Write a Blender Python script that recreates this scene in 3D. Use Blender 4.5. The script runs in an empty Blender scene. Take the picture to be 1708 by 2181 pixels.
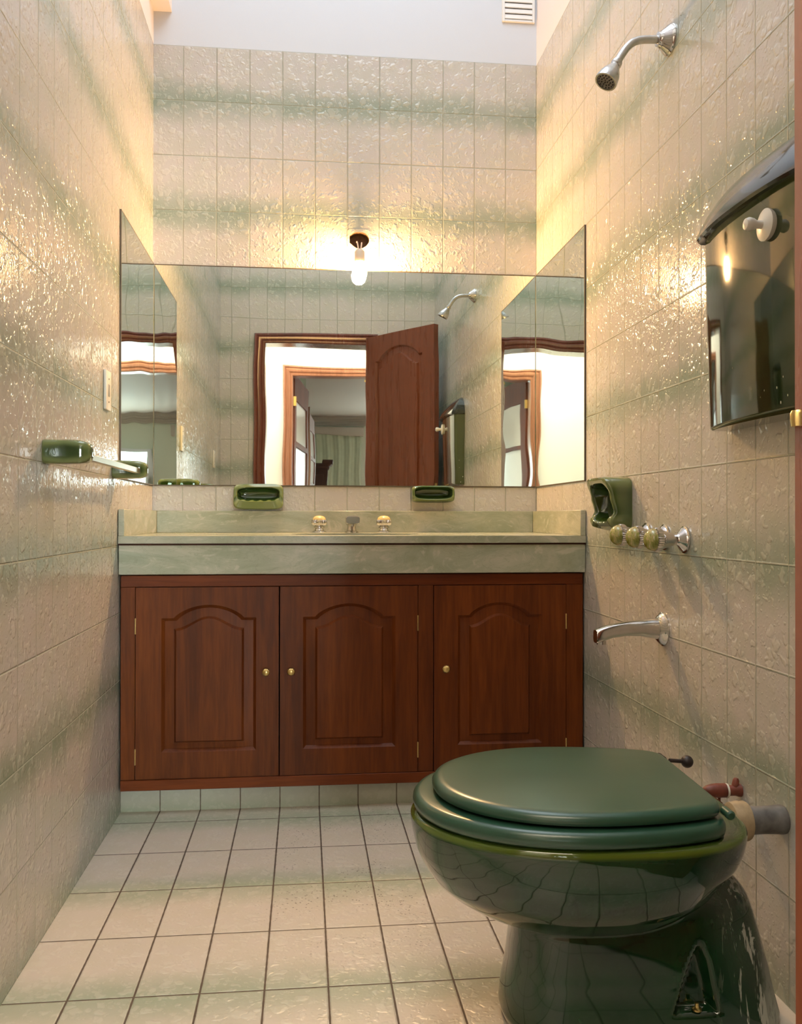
import bpy, bmesh, math, random
from mathutils import Vector, Matrix
random.seed(7)
S = bpy.context.scene
COL = S.collection
PI = math.pi

# ------------------------------------------------------------------ camera
cam_data = bpy.data.cameras.new('camera')
cam = bpy.data.objects.new('camera', cam_data)
COL.objects.link(cam)
Rv = Vector((0.994230137, -0.107263444, 0.000993841825))
Uv = Vector((-0.00156419, -0.00523326, 0.99998508))
Fv = Vector((0.10725664, 0.99421686, 0.00537085))
Mx = Matrix(((Rv.x, Uv.x, -Fv.x, 0.54969), (Rv.y, Uv.y, -Fv.y, -3.32703), (Rv.z, Uv.z, -Fv.z, 0.89225), (0, 0, 0, 1)))
cam.matrix_world = Mx
cam_data.sensor_fit = 'HORIZONTAL'
cam_data.sensor_width = 36.0
cam_data.lens = 1904.09 / 1708 * 36.0
cam_data.clip_start = 0.02
S.camera = cam

# ------------------------------------------------------------------ view, world, daylight
S.view_settings.view_transform = 'Standard'
S.view_settings.look = 'None'
S.view_settings.gamma = 1.0
S.view_settings.use_curve_mapping = False
S.view_settings.exposure = 0.32
S.cycles.sample_clamp_indirect = 4.0
S.cycles.blur_glossy = 0.5
S.cycles.use_light_tree = False
S.cycles.glossy_bounces = 6
S.cycles.max_bounces = 8
S.cycles.diffuse_bounces = 3
S.cycles.transmission_bounces = 2

BULB_STRENGTH = 1400.0
BULB_COLOR = (1.0, 0.56, 0.22)
SKY_W = 13.0
HALL_W = 58.0
ROOM_W = 100.0

world = bpy.data.worlds.new('world')
S.world = world
world.use_nodes = True
world.node_tree.nodes['Background'].inputs[0].default_value = (0.75, 0.85, 1.0, 1)
world.node_tree.nodes['Background'].inputs[1].default_value = 0.6


def area(name, loc, size, power, color, rot=(0, 0, 0)):
    d = bpy.data.lights.new(name, 'AREA')
    d.shape = 'RECTANGLE'
    d.size, d.size_y = size
    d.energy = power
    d.color = color
    o = bpy.data.objects.new(name, d)
    COL.objects.link(o)
    o.location = loc
    o.rotation_euler = rot
    return o


# daylight through the skylight in the bathroom ceiling, hall ceiling light, unseen fill lamp added to brighten the bedroom
area('skylight_daylight', (0.71, -1.35, 3.97), (1.1, 1.9), SKY_W, (0.72, 0.87, 1.0))
area('hall_ceiling_light', (0.9, -3.35, 2.66), (2.6, 0.6), HALL_W, (1.0, 0.86, 0.68))
area('bedroom_fill_light', (3.6, -5.6, 2.46), (1.0, 1.0), ROOM_W, (1.0, 0.96, 0.9))

# ------------------------------------------------------------------ measures
W = 1.427          # room width
H = 0.2011         # tile height
ZT = 13 * H        # top of tiling
ZC = 4.00          # ceiling
YD = -2.68         # inner face of door wall
YH = -2.83         # hall face of door wall
YF = -3.87         # hall far wall
CT = 0.834         # counter top


# ------------------------------------------------------------------ node helper
class NT:
    def __init__(self, name):
        self.m = bpy.data.materials.new(name)
        self.m.use_nodes = True
        self.t = self.m.node_tree
        self.t.nodes.clear()
        self.out = self.t.nodes.new('ShaderNodeOutputMaterial')
        self.b = self.t.nodes.new('ShaderNodeBsdfPrincipled')
        self.t.links.new(self.b.outputs[0], self.out.inputs[0])

    def n(self, typ, **kw):
        x = self.t.nodes.new(typ)
        for k, v in kw.items():
            setattr(x, k, v)
        return x

    def put(self, sock, v):
        if hasattr(v, 'is_linked') or isinstance(v, bpy.types.NodeSocket):
            self.t.links.new(v, sock)
        else:
            if isinstance(v, (tuple, list)) and len(v) == 3 and sock.type == 'RGBA':
                v = (*v, 1)
            sock.default_value = v

    def math(self, op, a, b=0.0, c=0.0, clamp=False):
        x = self.n('ShaderNodeMath', operation=op, use_clamp=clamp)
        self.put(x.inputs[0], a)
        self.put(x.inputs[1], b)
        self.put(x.inputs[2], c)
        return x.outputs[0]

    def ramp(self, v, a, b, o0=0.0, o1=1.0, smooth=True):
        x = self.n('ShaderNodeMapRange', interpolation_type='SMOOTHSTEP' if smooth else 'LINEAR')
        self.put(x.inputs[0], v)
        for i, q in enumerate((a, b, o0, o1)):
            self.put(x.inputs[1 + i], q)
        return x.outputs[0]

    def mix(self, f, a, b, mode='MIX'):
        x = self.n('ShaderNodeMix', data_type='RGBA', blend_type=mode)
        self.put(x.inputs[0], f)
        self.put(x.inputs[6], a)
        self.put(x.inputs[7], b)
        return x.outputs[2]

    def noise(self, vec, scale, detail=2.0, rough=0.5, dist=0.0):
        x = self.n('ShaderNodeTexNoise')
        if vec is not None:
            self.put(x.inputs['Vector'], vec)
        self.put(x.inputs['Scale'], scale)
        self.put(x.inputs['Detail'], detail)
        self.put(x.inputs['Roughness'], rough)
        self.put(x.inputs['Distortion'], dist)
        return x.outputs[0]

    def vscale(self, vec, s):
        x = self.n('ShaderNodeVectorMath', operation='MULTIPLY')
        self.put(x.inputs[0], vec)
        x.inputs[1].default_value = s
        return x.outputs[0]

    def bump(self, h, strength=1.0, dist=0.001):
        x = self.n('ShaderNodeBump')
        x.inputs['Strength'].default_value = strength
        x.inputs['Distance'].default_value = dist
        self.put(x.inputs['Height'], h)
        self.t.links.new(x.outputs[0], self.b.inputs['Normal'])

    def set(self, **kw):
        for k, v in kw.items():
            self.put(self.b.inputs[k.replace('_', ' ')], v)


def pos(nt):
    return nt.n('ShaderNodeNewGeometry').outputs['Position']


def plain(name, col, rough=0.4, metal=0.0, coat=0.0, spec=0.5, var=0.06, vs=12.0):
    nt = NT(name)
    p = pos(nt)
    f = nt.noise(p, vs, 3)
    dark = tuple(c * (1 - var * 2) for c in col)
    lite = tuple(min(1, c * (1 + var * 2)) for c in col)
    nt.set(Base_Color=nt.mix(f, dark, lite), Roughness=rough, Metallic=metal, Coat_Weight=coat)
    nt.put(nt.b.inputs['Specular IOR Level'], spec)
    return nt


# ------------------------------------------------------------------ materials
def tile_material(name, beige, pink, green, grout_col, gw, gh, blob_c, bump_d, rough, pits=False, gdark=0.0):
    nt = NT(name)
    uv = nt.n('ShaderNodeUVMap').outputs[0]
    sx = nt.n('ShaderNodeSeparateXYZ')
    nt.put(sx.inputs[0], uv)
    u, v = sx.outputs[0], sx.outputs[1]
    p = pos(nt)
    # slightly uneven joint lines
    cu, cv = nt.math('FLOOR', u), nt.math('FLOOR', v)
    fu, fv = nt.math('FRACT', u), nt.math('FRACT', v)
    cell = nt.n('ShaderNodeCombineXYZ')
    nt.put(cell.inputs[0], cu)
    nt.put(cell.inputs[1], cv)
    wn = nt.n('ShaderNodeTexWhiteNoise', noise_dimensions='3D')
    nt.put(wn.inputs['Vector'], cell.outputs[0])
    rnd = wn.outputs['Value']
    sc = nt.n('ShaderNodeSeparateColor')
    nt.put(sc.inputs[0], wn.outputs['Color'])
    r1, r2, r3 = sc.outputs[0], sc.outputs[1], sc.outputs[2]
    # glaze: green bands where two rows meet, every second joint; some tiles laid the other way round
    par = nt.math('ABSOLUTE', nt.math('MODULO', cv, 2.0))
    flip = nt.math('GREATER_THAN', r1, 0.975)
    par2 = nt.math('ABSOLUTE', nt.math('SUBTRACT', par, flip))
    inv = nt.math('SUBTRACT', 1.0, fv)
    d = nt.math('ADD', nt.math('MULTIPLY', par2, inv), nt.math('MULTIPLY', nt.math('SUBTRACT', 1.0, par2), fv))
    nl = nt.noise(p, 14.0, 3, 0.6)
    d2 = nt.math('ADD', d, nt.math('MULTIPLY', nt.math('SUBTRACT', nl, 0.5), 0.22))
    reach = nt.math('ADD', 0.42, nt.math('MULTIPLY', r2, 0.22))
    g = nt.ramp(nt.math('DIVIDE', d2, reach), 0.0, 1.0, 1.0, 0.0)
    amp = nt.math('ADD', 0.70, nt.math('MULTIPLY', r3, 0.30))
    g = nt.math('MULTIPLY', g, amp, clamp=True)
    base = nt.mix(nt.ramp(nl, 0.35, 0.65), beige, pink)
    col = nt.mix(g, base, green)
    col = nt.mix(nt.math('MULTIPLY', rnd, 0.12), col, (0.62, 0.6, 0.52))
    # relief: flat raised drops of glaze, big and small
    def drops(scale, lo, hi, warp, keep):
        w1 = nt.n('ShaderNodeTexNoise')
        nt.put(w1.inputs['Vector'], p)
        w1.inputs['Scale'].default_value = scale * 1.1
        w1.inputs['Detail'].default_value = 1.0
        off = nt.n('ShaderNodeVectorMath', operation='SCALE')
        nt.put(off.inputs[0], w1.outputs['Color'])
        off.inputs[3].default_value = warp / scale
        ad = nt.n('ShaderNodeVectorMath', operation='ADD')
        nt.put(ad.inputs[0], p)
        nt.put(ad.inputs[1], off.outputs[0])
        v = nt.n('ShaderNodeTexVoronoi')
        nt.put(v.inputs['Vector'], ad.outputs[0])
        v.inputs['Scale'].default_value = scale
        cs = nt.n('ShaderNodeSeparateColor')
        nt.put(cs.inputs[0], v.outputs['Color'])
        size = nt.ramp(cs.outputs[0], 0.15, 1.0, -0.16, 0.16)
        dd = nt.math('SUBTRACT', v.outputs['Distance'], size)
        keepf = nt.ramp(cs.outputs[1], keep, keep + 0.08)
        flat = nt.math('MULTIPLY', nt.ramp(dd, hi - 0.08, hi, 1.0, 0.0), keepf)
        dome = nt.math('MULTIPLY', nt.ramp(dd, lo, hi + 0.06, 1.0, 0.0), keepf)
        return flat, dome
    n3 = nl
    b1, d1_ = drops(42.0, 0.16, 0.47, 1.5, 0.25)
    b2, d2_ = drops(95.0, 0.12, 0.44, 1.4, 0.45)
    blob = nt.math('MAXIMUM', b1, nt.math('MULTIPLY', b2, 0.65))
    fade = nt.ramp(n3, 0.25, 0.45, 0.5, 1.0)
    blob = nt.math('MULTIPLY', blob, fade)
    dome = nt.math('MULTIPLY', nt.math('MAXIMUM', d1_, nt.math('MULTIPLY', d2_, 0.55)), fade)
    col = nt.mix(nt.math('MULTIPLY', blob, 0.26), col, blob_c)
    # grout
    eu = nt.math('MINIMUM', fu, nt.math('SUBTRACT', 1.0, fu))
    ev = nt.math('MINIMUM', fv, inv)
    jit = nt.math('MULTIPLY', nt.noise(p, 60.0, 0), 0.5)
    gu = nt.ramp(nt.math('DIVIDE', eu, nt.math('MULTIPLY', nt.math('ADD', 0.75, jit), gw)), 0.75, 1.15)
    gv = nt.ramp(nt.math('DIVIDE', ev, nt.math('MULTIPLY', nt.math('ADD', 0.75, jit), gh)), 0.75, 1.15)
    tile = nt.math('MINIMUM', gu, gv)
    gc = nt.mix(nt.noise(p, 5.0, 2), grout_col, tuple(c * 0.7 for c in grout_col))
    if pits:
        vo = nt.n('ShaderNodeTexVoronoi')
        nt.put(vo.inputs['Vector'], p)
        vo.inputs['Scale'].default_value = 95.0
        px = nt.n('ShaderNodeSeparateXYZ')
        nt.put(px.inputs[0], p)
        zone = nt.math('MULTIPLY', nt.ramp(nt.math('ABSOLUTE', nt.math('SUBTRACT', px.outputs[0], 0.66)), 0.12, 0.26, 1.0, 0.0),
                       nt.ramp(nt.noise(p, 7.0, 1), 0.42, 0.6))
        zone = nt.math('MULTIPLY', zone, nt.ramp(px.outputs[1], -1.65, -1.3))
        pit = nt.math('MULTIPLY', nt.ramp(vo.outputs['Distance'], 0.16, 0.24, 1.0, 0.0), zone)
        col = nt.mix(nt.math('MULTIPLY', pit, 0.75), col, (0.16, 0.12, 0.085))
    col = nt.mix(tile, gc, col)
    nt.set(Base_Color=col, Roughness=nt.math('ADD', nt.math('MULTIPLY', tile, rough - 0.7), 0.7))
    ru = nt.ramp(eu, gw * 0.8, gw * 2.4)
    rv = nt.ramp(ev, gh * 0.8, gh * 2.4)
    edge = nt.math('MINIMUM', ru, rv)
    tilt = nt.math('ADD', nt.math('MULTIPLY', nt.math('SUBTRACT', fu, 0.5), nt.math('MULTIPLY', nt.math('SUBTRACT', r2, 0.5), 0.9)),
                   nt.math('MULTIPLY', nt.math('SUBTRACT', fv, 0.5), nt.math('MULTIPLY', nt.math('SUBTRACT', r3, 0.5), 1.2)))
    h = nt.math('ADD', nt.math('MULTIPLY', dome, 0.60), nt.math('MULTIPLY', edge, 0.8))
    h = nt.math('ADD', h, tilt)
    h = nt.math('ADD', h, nt.math('MULTIPLY', nt.noise(p, 160.0, 0), 0.14))
    nt.bump(h, 1.0, bump_d)
    return nt.m


M = {}
M['tile'] = tile_material('glazed_wall_tile', (0.54, 0.515, 0.455), (0.56, 0.52, 0.485), (0.265, 0.325, 0.25), (0.44, 0.46, 0.36), 0.010, 0.0055,
                          (0.68, 0.66, 0.56), 0.0020, 0.13)
M['floor_tile'] = tile_material('glazed_floor_tile', (0.68, 0.61, 0.50), (0.70, 0.62, 0.53), (0.37, 0.43, 0.31), (0.12, 0.085, 0.06), 0.017, 0.008,
                                (0.78, 0.74, 0.64), 0.0012, 0.30, pits=True)
M['plinth_tile'] = tile_material('plinth_tile', (0.50, 0.50, 0.40), (0.50, 0.49, 0.40), (0.38, 0.42, 0.30), (0.16, 0.12, 0.08), 0.014, 0.004,
                                 (0.6, 0.6, 0.5), 0.0005, 0.3)


def wood(name, dark, light, rough, axis='z', coat=0.25, scale=1.0, spec=0.5):
    nt = NT(name)
    p = pos(nt)
    st = {'z': (34, 34, 2.6), 'x': (2.6, 34, 34), 'y': (34, 2.6, 34)}[axis]
    st = tuple(a * scale for a in st)
    v = nt.vscale(p, st)
    g1 = nt.noise(v, 1.0, 5, 0.6, 0.6)
    g2 = nt.noise(nt.vscale(p, tuple(a * 0.16 for a in st)), 1.0, 3, 0.5, 0.4)
    g3 = nt.noise(nt.vscale(p, tuple(a * 4 for a in st)), 1.0, 2)
    f = nt.math('ADD', nt.math('MULTIPLY', nt.ramp(g1, 0.3, 0.7), 0.45), nt.math('MULTIPLY', nt.ramp(g2, 0.3, 0.7), 0.55))
    col = nt.mix(f, dark, light)
    col = nt.mix(nt.math('MULTIPLY', nt.ramp(g3, 0.35, 0.7), 0.25), col, tuple(c * 0.5 for c in dark))
    nt.set(Base_Color=col, Roughness=nt.math('ADD', rough, nt.math('MULTIPLY', g1, 0.12)), Coat_Weight=coat, Coat_Roughness=0.25)
    nt.put(nt.b.inputs['Specular IOR Level'], spec)
    nt.bump(g3, 0.25, 0.0006)
    return nt.m


M['wood_v'] = wood('mahogany_upright', (0.070, 0.015, 0.003), (0.205, 0.050, 0.008), 0.38, coat=0.0, spec=0.2)
M['wood_h'] = wood('mahogany_rail', (0.085, 0.016, 0.003), (0.19, 0.042, 0.008), 0.38, 'x', coat=0.0, spec=0.2)
M['door_wood'] = wood('varnished_door_wood', (0.135, 0.036, 0.014), (0.20, 0.056, 0.022), 0.22, coat=0.5)
M['leaf_wood'] = wood('satin_door_wood', (0.10, 0.028, 0.014), (0.17, 0.05, 0.025), 0.6, coat=0.0, spec=0.15)
M['frame_wood'] = wood('red_varnished_frame', (0.12, 0.030, 0.018), (0.22, 0.060, 0.036), 0.2, coat=0.7)
M['frame_lit'] = wood('lit_varnished_frame', (0.26, 0.10, 0.055), (0.42, 0.18, 0.10), 0.25, coat=0.6)  # brown frame wood, its orange lit look put into the colour


def marble():
    nt = NT('green_marble')
    p = pos(nt)
    v = nt.vscale(p, (3.0, 3.0, 7.0))
    a = nt.noise(v, 1.2, 5, 0.6, 1.2)
    b = nt.noise(v, 2.6, 6, 0.62, 2.2)
    c = nt.mix(nt.ramp(a, 0.3, 0.7), (0.33, 0.36, 0.25), (0.50, 0.49, 0.38))
    c = nt.mix(nt.math('MULTIPLY', nt.ramp(b, 0.56, 0.66), 0.55), c, (0.60, 0.57, 0.46))
    vein = nt.ramp(nt.math('ABSOLUTE', nt.math('SUBTRACT', b, 0.47)), 0.0, 0.018, 1.0, 0.0)
    c = nt.mix(nt.math('MULTIPLY', vein, 0.35), c, (0.24, 0.27, 0.18))
    nt.set(Base_Color=c, Roughness=0.22)
    return nt.m


M['marble'] = marble()


def mirror_mat(name, amt, tint=(0.80, 0.875, 0.82)):
    nt = NT(name)
    p = pos(nt)
    n_ = nt.noise(nt.vscale(p, (1.0, 1.0, 2.0)), 1.6, 1)
    nt.set(Base_Color=tint, Metallic=1.0, Roughness=0.012)
    nt.bump(n_, 1.0, amt)
    return nt.m


M['mirror'] = mirror_mat('back_mirror_glass', 0.0012)
M['side_mirror'] = mirror_mat('side_mirror_glass', 0.004)
M['mirror_edge'] = plain('mirror_edge_brown', (0.10, 0.07, 0.04), 0.5).m
M['chrome'] = plain('worn_chrome', (0.62, 0.61, 0.60), 0.13, 1.0, var=0.05, vs=60).m
M['dull_chrome'] = plain('dull_chrome', (0.48, 0.48, 0.47), 0.27, 1.0, var=0.12, vs=80).m
M['satin'] = plain('satin_metal', (0.60, 0.56, 0.48), 0.3, 1.0, var=0.03).m
M['brass'] = plain('brass', (0.72, 0.55, 0.22), 0.28, 1.0, var=0.08, vs=100).m
M['white_plastic'] = plain('white_plastic', (0.78, 0.76, 0.68), 0.35, var=0.02).m
M['dark'] = plain('dark_void', (0.01, 0.01, 0.01), 0.8).m
M['black_rubber'] = plain('black_rubber', (0.03, 0.022, 0.022), 0.45, var=0.2, vs=80).m


def paint(name, col, rough=0.6, amt=0.02):
    nt = NT(name)
    p = pos(nt)
    f = nt.noise(p, 3.0, 4)
    nt.set(Base_Color=nt.mix(f, tuple(c * (1 - amt) for c in col), tuple(min(1, c * (1 + amt)) for c in col)), Roughness=rough)
    nt.bump(nt.noise(p, 180, 2), 0.2, 0.0006)
    return nt.m


M['white_paint'] = paint('white_wall_paint', (0.66, 0.69, 0.74))
M['pink_paint'] = paint('pinkish_white_paint', (0.78, 0.73, 0.72))
M['hall_paint'] = paint('hall_white_paint', (0.90, 0.90, 0.86))
M['grey_paint'] = paint('bedroom_ceiling_paint', (0.40, 0.35, 0.31))
M['green_paint'] = paint('bedroom_wall_paint', (0.60, 0.64, 0.54))
M['hall_floor'] = wood('hall_parquet', (0.18, 0.08, 0.04), (0.3, 0.14, 0.07), 0.3, 'x')


def emit(name, col, s):
    nt = NT(name)
    nt.set(Base_Color=(0.8, 0.8, 0.8))
    nt.put(nt.b.inputs['Emission Color'], (*col, 1))
    nt.b.inputs['Emission Strength'].default_value = s
    return nt.m


M['bulb'] = emit('lit_bulb_glass', BULB_COLOR, BULB_STRENGTH)
M['window_glow'] = emit('daylit_window_pane', (0.90, 1.0, 0.98), 34.0)
M['skylight'] = emit('skylight_pane', (0.9, 0.96, 1.0), 2.0)
for _k in ('window_glow', 'skylight'):
    M[_k].cycles.emission_sampling = 'NONE'
M['porcelain'] = plain('cream_porcelain_socket', (0.70, 0.60, 0.48), 0.3, var=0.05).m
M['wire'] = plain('cream_wire', (0.80, 0.62, 0.48), 0.5).m
M['box_brown'] = plain('rusty_box', (0.13, 0.07, 0.035), 0.7, var=0.4, vs=90).m


def ceramic(name, a, b, edge=None, rough=0.07):
    nt = NT(name)
    p = pos(nt)
    f = nt.noise(p, 9.0, 3, 0.55, 0.6)
    col = nt.mix(nt.ramp(f, 0.3, 0.7), a, b)
    if edge:
        pt = nt.n('ShaderNodeNewGeometry').outputs['Pointiness']
        col = nt.mix(nt.ramp(pt, 0.515, 0.56), col, edge)
    nt.set(Base_Color=col, Roughness=rough, Coat_Weight=0.5, Coat_Roughness=0.03)
    nt.bump(nt.noise(p, 22, 1), 0.06, 0.002)
    return nt


M['soap_green'] = ceramic('green_glazed_ceramic', (0.018, 0.045, 0.009), (0.040, 0.085, 0.016), (0.16, 0.20, 0.07)).m
M['tank'] = ceramic('bottle_green_tank', (0.010, 0.018, 0.006), (0.02, 0.03, 0.010), (0.06, 0.08, 0.03), 0.06)
_n = M['tank']
_p = pos(_n)
_v = _n.n('ShaderNodeTexVoronoi')
_n.put(_v.inputs['Vector'], _n.vscale(_p, (1, 1, 0.6)))
_v.inputs['Scale'].default_value = 60.0
_sx = _n.n('ShaderNodeSeparateXYZ')
_n.put(_sx.inputs[0], _p)
_spk = _n.math('MULTIPLY', _n.ramp(_v.outputs['Distance'], 0.07, 0.13, 1.0, 0.0),
               _n.math('GREATER_THAN', _n.noise(_p, 23.0, 2), 0.52))
_spk = _n.math('MULTIPLY', _spk, _n.ramp(_sx.outputs[2], 1.14, 1.24, 1.0, 0.0))
_old = _n.b.inputs['Base Color'].links[0].from_socket
_n.set(Base_Color=_n.mix(_spk, _old, (0.55, 0.55, 0.45)))
M['tank'] = M['tank'].m
M['tank_lid'] = ceramic('bottle_green_tank_lid', (0.012, 0.016, 0.012), (0.022, 0.028, 0.02), None, 0.12).m


def toilet_mat():
    nt = ceramic('dark_green_vitreous_china', (0.005, 0.027, 0.009), (0.010, 0.045, 0.014), None, 0.07)
    tc = nt.n('ShaderNodeTexCoord').outputs['Object']
    s = nt.n('ShaderNodeSeparateXYZ')
    nt.put(s.inputs[0], tc)
    x, y, z = s.outputs
    old = nt.b.inputs['Base Color'].links[0].from_socket
    # thin olive glaze along the rim edge
    rim = nt.ramp(nt.math('ABSOLUTE', nt.math('SUBTRACT', z, 0.365)), 0.001, 0.010, 1.0, 0.0)
    col = nt.mix(nt.math('MULTIPLY', rim, 0.8), old, (0.10, 0.15, 0.015))
    # fine crazing cracks on the bowl
    wv = nt.n('ShaderNodeTexVoronoi', feature='DISTANCE_TO_EDGE')
    nz = nt.noise(tc, 6.0, 3)
    vm = nt.n('ShaderNodeVectorMath', operation='ADD')
    nt.put(vm.inputs[0], nt.vscale(tc, (1.0, 0.6, 0.55)))
    cmb = nt.n('ShaderNodeCombineXYZ')
    nt.put(cmb.inputs[0], nt.math('MULTIPLY', nz, 0.12))
    nt.put(cmb.inputs[2], nt.math('MULTIPLY', nz, 0.10))
    nt.put(vm.inputs[1], cmb.outputs[0])
    nt.put(wv.inputs['Vector'], vm.outputs[0])
    wv.inputs['Scale'].default_value = 10.0
    crack = nt.ramp(wv.outputs['Distance'], 0.0, 0.02, 1.0, 0.0)
    crack = nt.math('MULTIPLY', crack, nt.ramp(nt.math('ABSOLUTE', nt.math('SUBTRACT', z, 0.225)), 0.05, 0.09, 1.0, 0.0))
    crack = nt.math('MULTIPLY', crack, nt.ramp(x, -0.14, -0.08, 1.0, 0.0))
    col = nt.mix(nt.math('MULTIPLY', crack, 0.85), col, (0.001, 0.002, 0.001))
    # limescale streaks down the back
    stv = nt.vscale(tc, (75.0, 75.0, 3.0))
    st = nt.noise(stv, 1.0, 4, 0.65, 0.6)
    big = nt.noise(nt.vscale(tc, (30.0, 30.0, 12.0)), 1.0, 4, 0.6)
    zone = nt.math('MULTIPLY', nt.ramp(x, -0.055, 0.03), nt.ramp(z, 0.28, 0.24))
    lime = nt.math('MULTIPLY', nt.ramp(st, 0.57, 0.62), zone)
    back = nt.math('MULTIPLY', nt.ramp(x, 0.03, 0.065), nt.math('MULTIPLY', nt.ramp(big, 0.38, 0.55), nt.ramp(z, 0.15, 0.0, 0.35, 1.0)))
    topd = nt.math('MULTIPLY', nt.ramp(nt.math('ABSOLUTE', nt.math('SUBTRACT', z, 0.235)), 0.01, 0.04, 0.5, 0.0), nt.math('MULTIPLY', nt.ramp(x, -0.01, 0.02), nt.ramp(big, 0.4, 0.6)))
    lime = nt.math('MAXIMUM', nt.math('MAXIMUM', lime, back), topd, clamp=True)
    col = nt.mix(nt.math('MULTIPLY', lime, 0.8), col, (0.55, 0.55, 0.48))
    nt.set(Base_Color=col, Roughness=nt.math('ADD', 0.06, nt.math('MULTIPLY', lime, 0.6)))
    return nt.m


M['toilet'] = toilet_mat()
_l = plain('dusty_green_seat_paint', (0.022, 0.075, 0.045), 0.30, var=0.10, vs=6, coat=0.3)
M['green_lid'] = _l.m
_l.b.inputs['Coat Roughness'].default_value = 0.2


def onyx():
    nt = NT('green_onyx')
    tc = nt.n('ShaderNodeTexCoord').outputs['Object']
    a = nt.noise(tc, 32.0, 3, 0.6, 1.5)
    c = nt.mix(nt.ramp(a, 0.3, 0.65), (0.16, 0.19, 0.03), (0.42, 0.40, 0.12))
    c = nt.mix(nt.ramp(nt.math('ABSOLUTE', nt.math('SUBTRACT', a, 0.56)), 0.0, 0.03, 0.8, 0.0), c, (0.62, 0.42, 0.26))
    nt.set(Base_Color=c, Roughness=0.1, Coat_Weight=0.6, Coat_Roughness=0.05)
    return nt.m


M['onyx'] = onyx()
_a = plain('amber_glass', (0.75, 0.55, 0.22), 0.12, coat=0.6, var=0.15, vs=70)
M['amber'] = _a.m
M['pipe'] = plain('chalky_grey_pipe', (0.15, 0.145, 0.14), 0.5, var=0.45, vs=45).m
M['rubber_cream'] = plain('cream_rubber_boot', (0.42, 0.32, 0.19), 0.6, var=0.2, vs=60).m
M['red_pvc'] = plain('rust_red_pipe', (0.20, 0.05, 0.03), 0.45, var=0.3, vs=70).m
M['curtain'] = plain('pale_green_curtain', (0.42, 0.46, 0.35), 0.9).m
M['dark_wood'] = wood('dark_carved_wood', (0.03, 0.010, 0.006), (0.06, 0.02, 0.010), 0.6, coat=0.0, spec=0.2)
M['pane'] = paint('frosted_door_pane', (0.85, 0.80, 0.76), 0.15)
M['vent_white'] = paint('white_vent_plastic', (0.82, 0.81, 0.78), 0.5)


# ------------------------------------------------------------------ mesh helpers
ORG = {}


def tag(o, label=None, cat=None, group=None, kind=None):
    if label:
        o['label'] = label
    if cat:
        o['category'] = cat
    if group:
        o['group'] = group
    if kind:
        o['kind'] = kind
    return o


def mk(name, bm, mat, parent=None, smooth=True, label=None, origin=None, sharp=True):
    """link a bmesh given in world coordinates as one mesh object"""
    if parent is not None:
        off = ORG[parent.name]
    else:
        off = Vector(origin) if origin else Vector((0, 0, 0))
    bmesh.ops.translate(bm, verts=bm.verts, vec=-off)
    bmesh.ops.recalc_face_normals(bm, faces=bm.faces)
    me = bpy.data.meshes.new(name)
    bm.to_mesh(me)
    bm.free()
    mats = mat if isinstance(mat, (list, tuple)) else [mat]
    for m in mats:
        me.materials.append(m)
    if smooth:
        for p in me.polygons:
            p.use_smooth = True
        try:
            if sharp:
                me.set_sharp_from_angle(angle=math.radians(38))
        except Exception:
            pass
    o = bpy.data.objects.new(name, me)
    COL.objects.link(o)
    if parent is None:
        o.location = off
    else:
        o.parent = parent
    ORG[o.name] = off
    if label:
        o['label'] = label
    return o


def thing(name, loc, label, cat, group=None, kind=None, rz=0.0):
    o = bpy.data.objects.new(name, None)
    COL.objects.link(o)
    o.location = loc
    o.rotation_euler = (0, 0, rz)
    o.empty_display_size = 0.05
    ORG[o.name] = Vector(loc)
    return tag(o, label, cat, group, kind)


def dup(root, loc, label=None):
    def cp(o, par):
        c = o.copy()
        COL.objects.link(c)
        c.parent = par
        for ch in list(o.children):
            cp(ch, c)
        return c
    r = cp(root, None)
    r.location = loc
    if label:
        r['label'] = label
    return r


def box(bm, x0, x1, y0, y1, z0, z1, bev=0.0, seg=2, mi=0):
    r = bmesh.ops.create_cube(bm, size=1.0)
    vs = r['verts']
    for v in vs:
        v.co = Vector((x0 + (v.co.x + 0.5) * (x1 - x0), y0 + (v.co.y + 0.5) * (y1 - y0), z0 + (v.co.z + 0.5) * (z1 - z0)))
    fs = set(f for v in vs for f in v.link_faces)
    for f in fs:
        f.material_index = mi
    if bev > 0:
        es = set(e for v in vs for e in v.link_edges)
        bmesh.ops.bevel(bm, geom=list(es), offset=bev, segments=seg, profile=0.5, affect='EDGES', clamp_overlap=True)
    return bm


def NB():
    return bmesh.new()


def loft(bm, rings, cap0=True, cap1=True, closed=False, mi=0):
    vr = [[bm.verts.new(p) for p in r] for r in rings]
    n = len(vr[0])
    rng = range(len(vr)) if closed else range(len(vr) - 1)
    for i in rng:
        a, b = vr[i], vr[(i + 1) % len(vr)]
        for j in range(n):
            f = bm.faces.new((a[j], a[(j + 1) % n], b[(j + 1) % n], b[j]))
            f.material_index = mi
    if not closed:
        if cap0:
            bm.faces.new(list(reversed(vr[0]))).material_index = mi
        if cap1:
            bm.faces.new(vr[-1]).material_index = mi
    return vr


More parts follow.
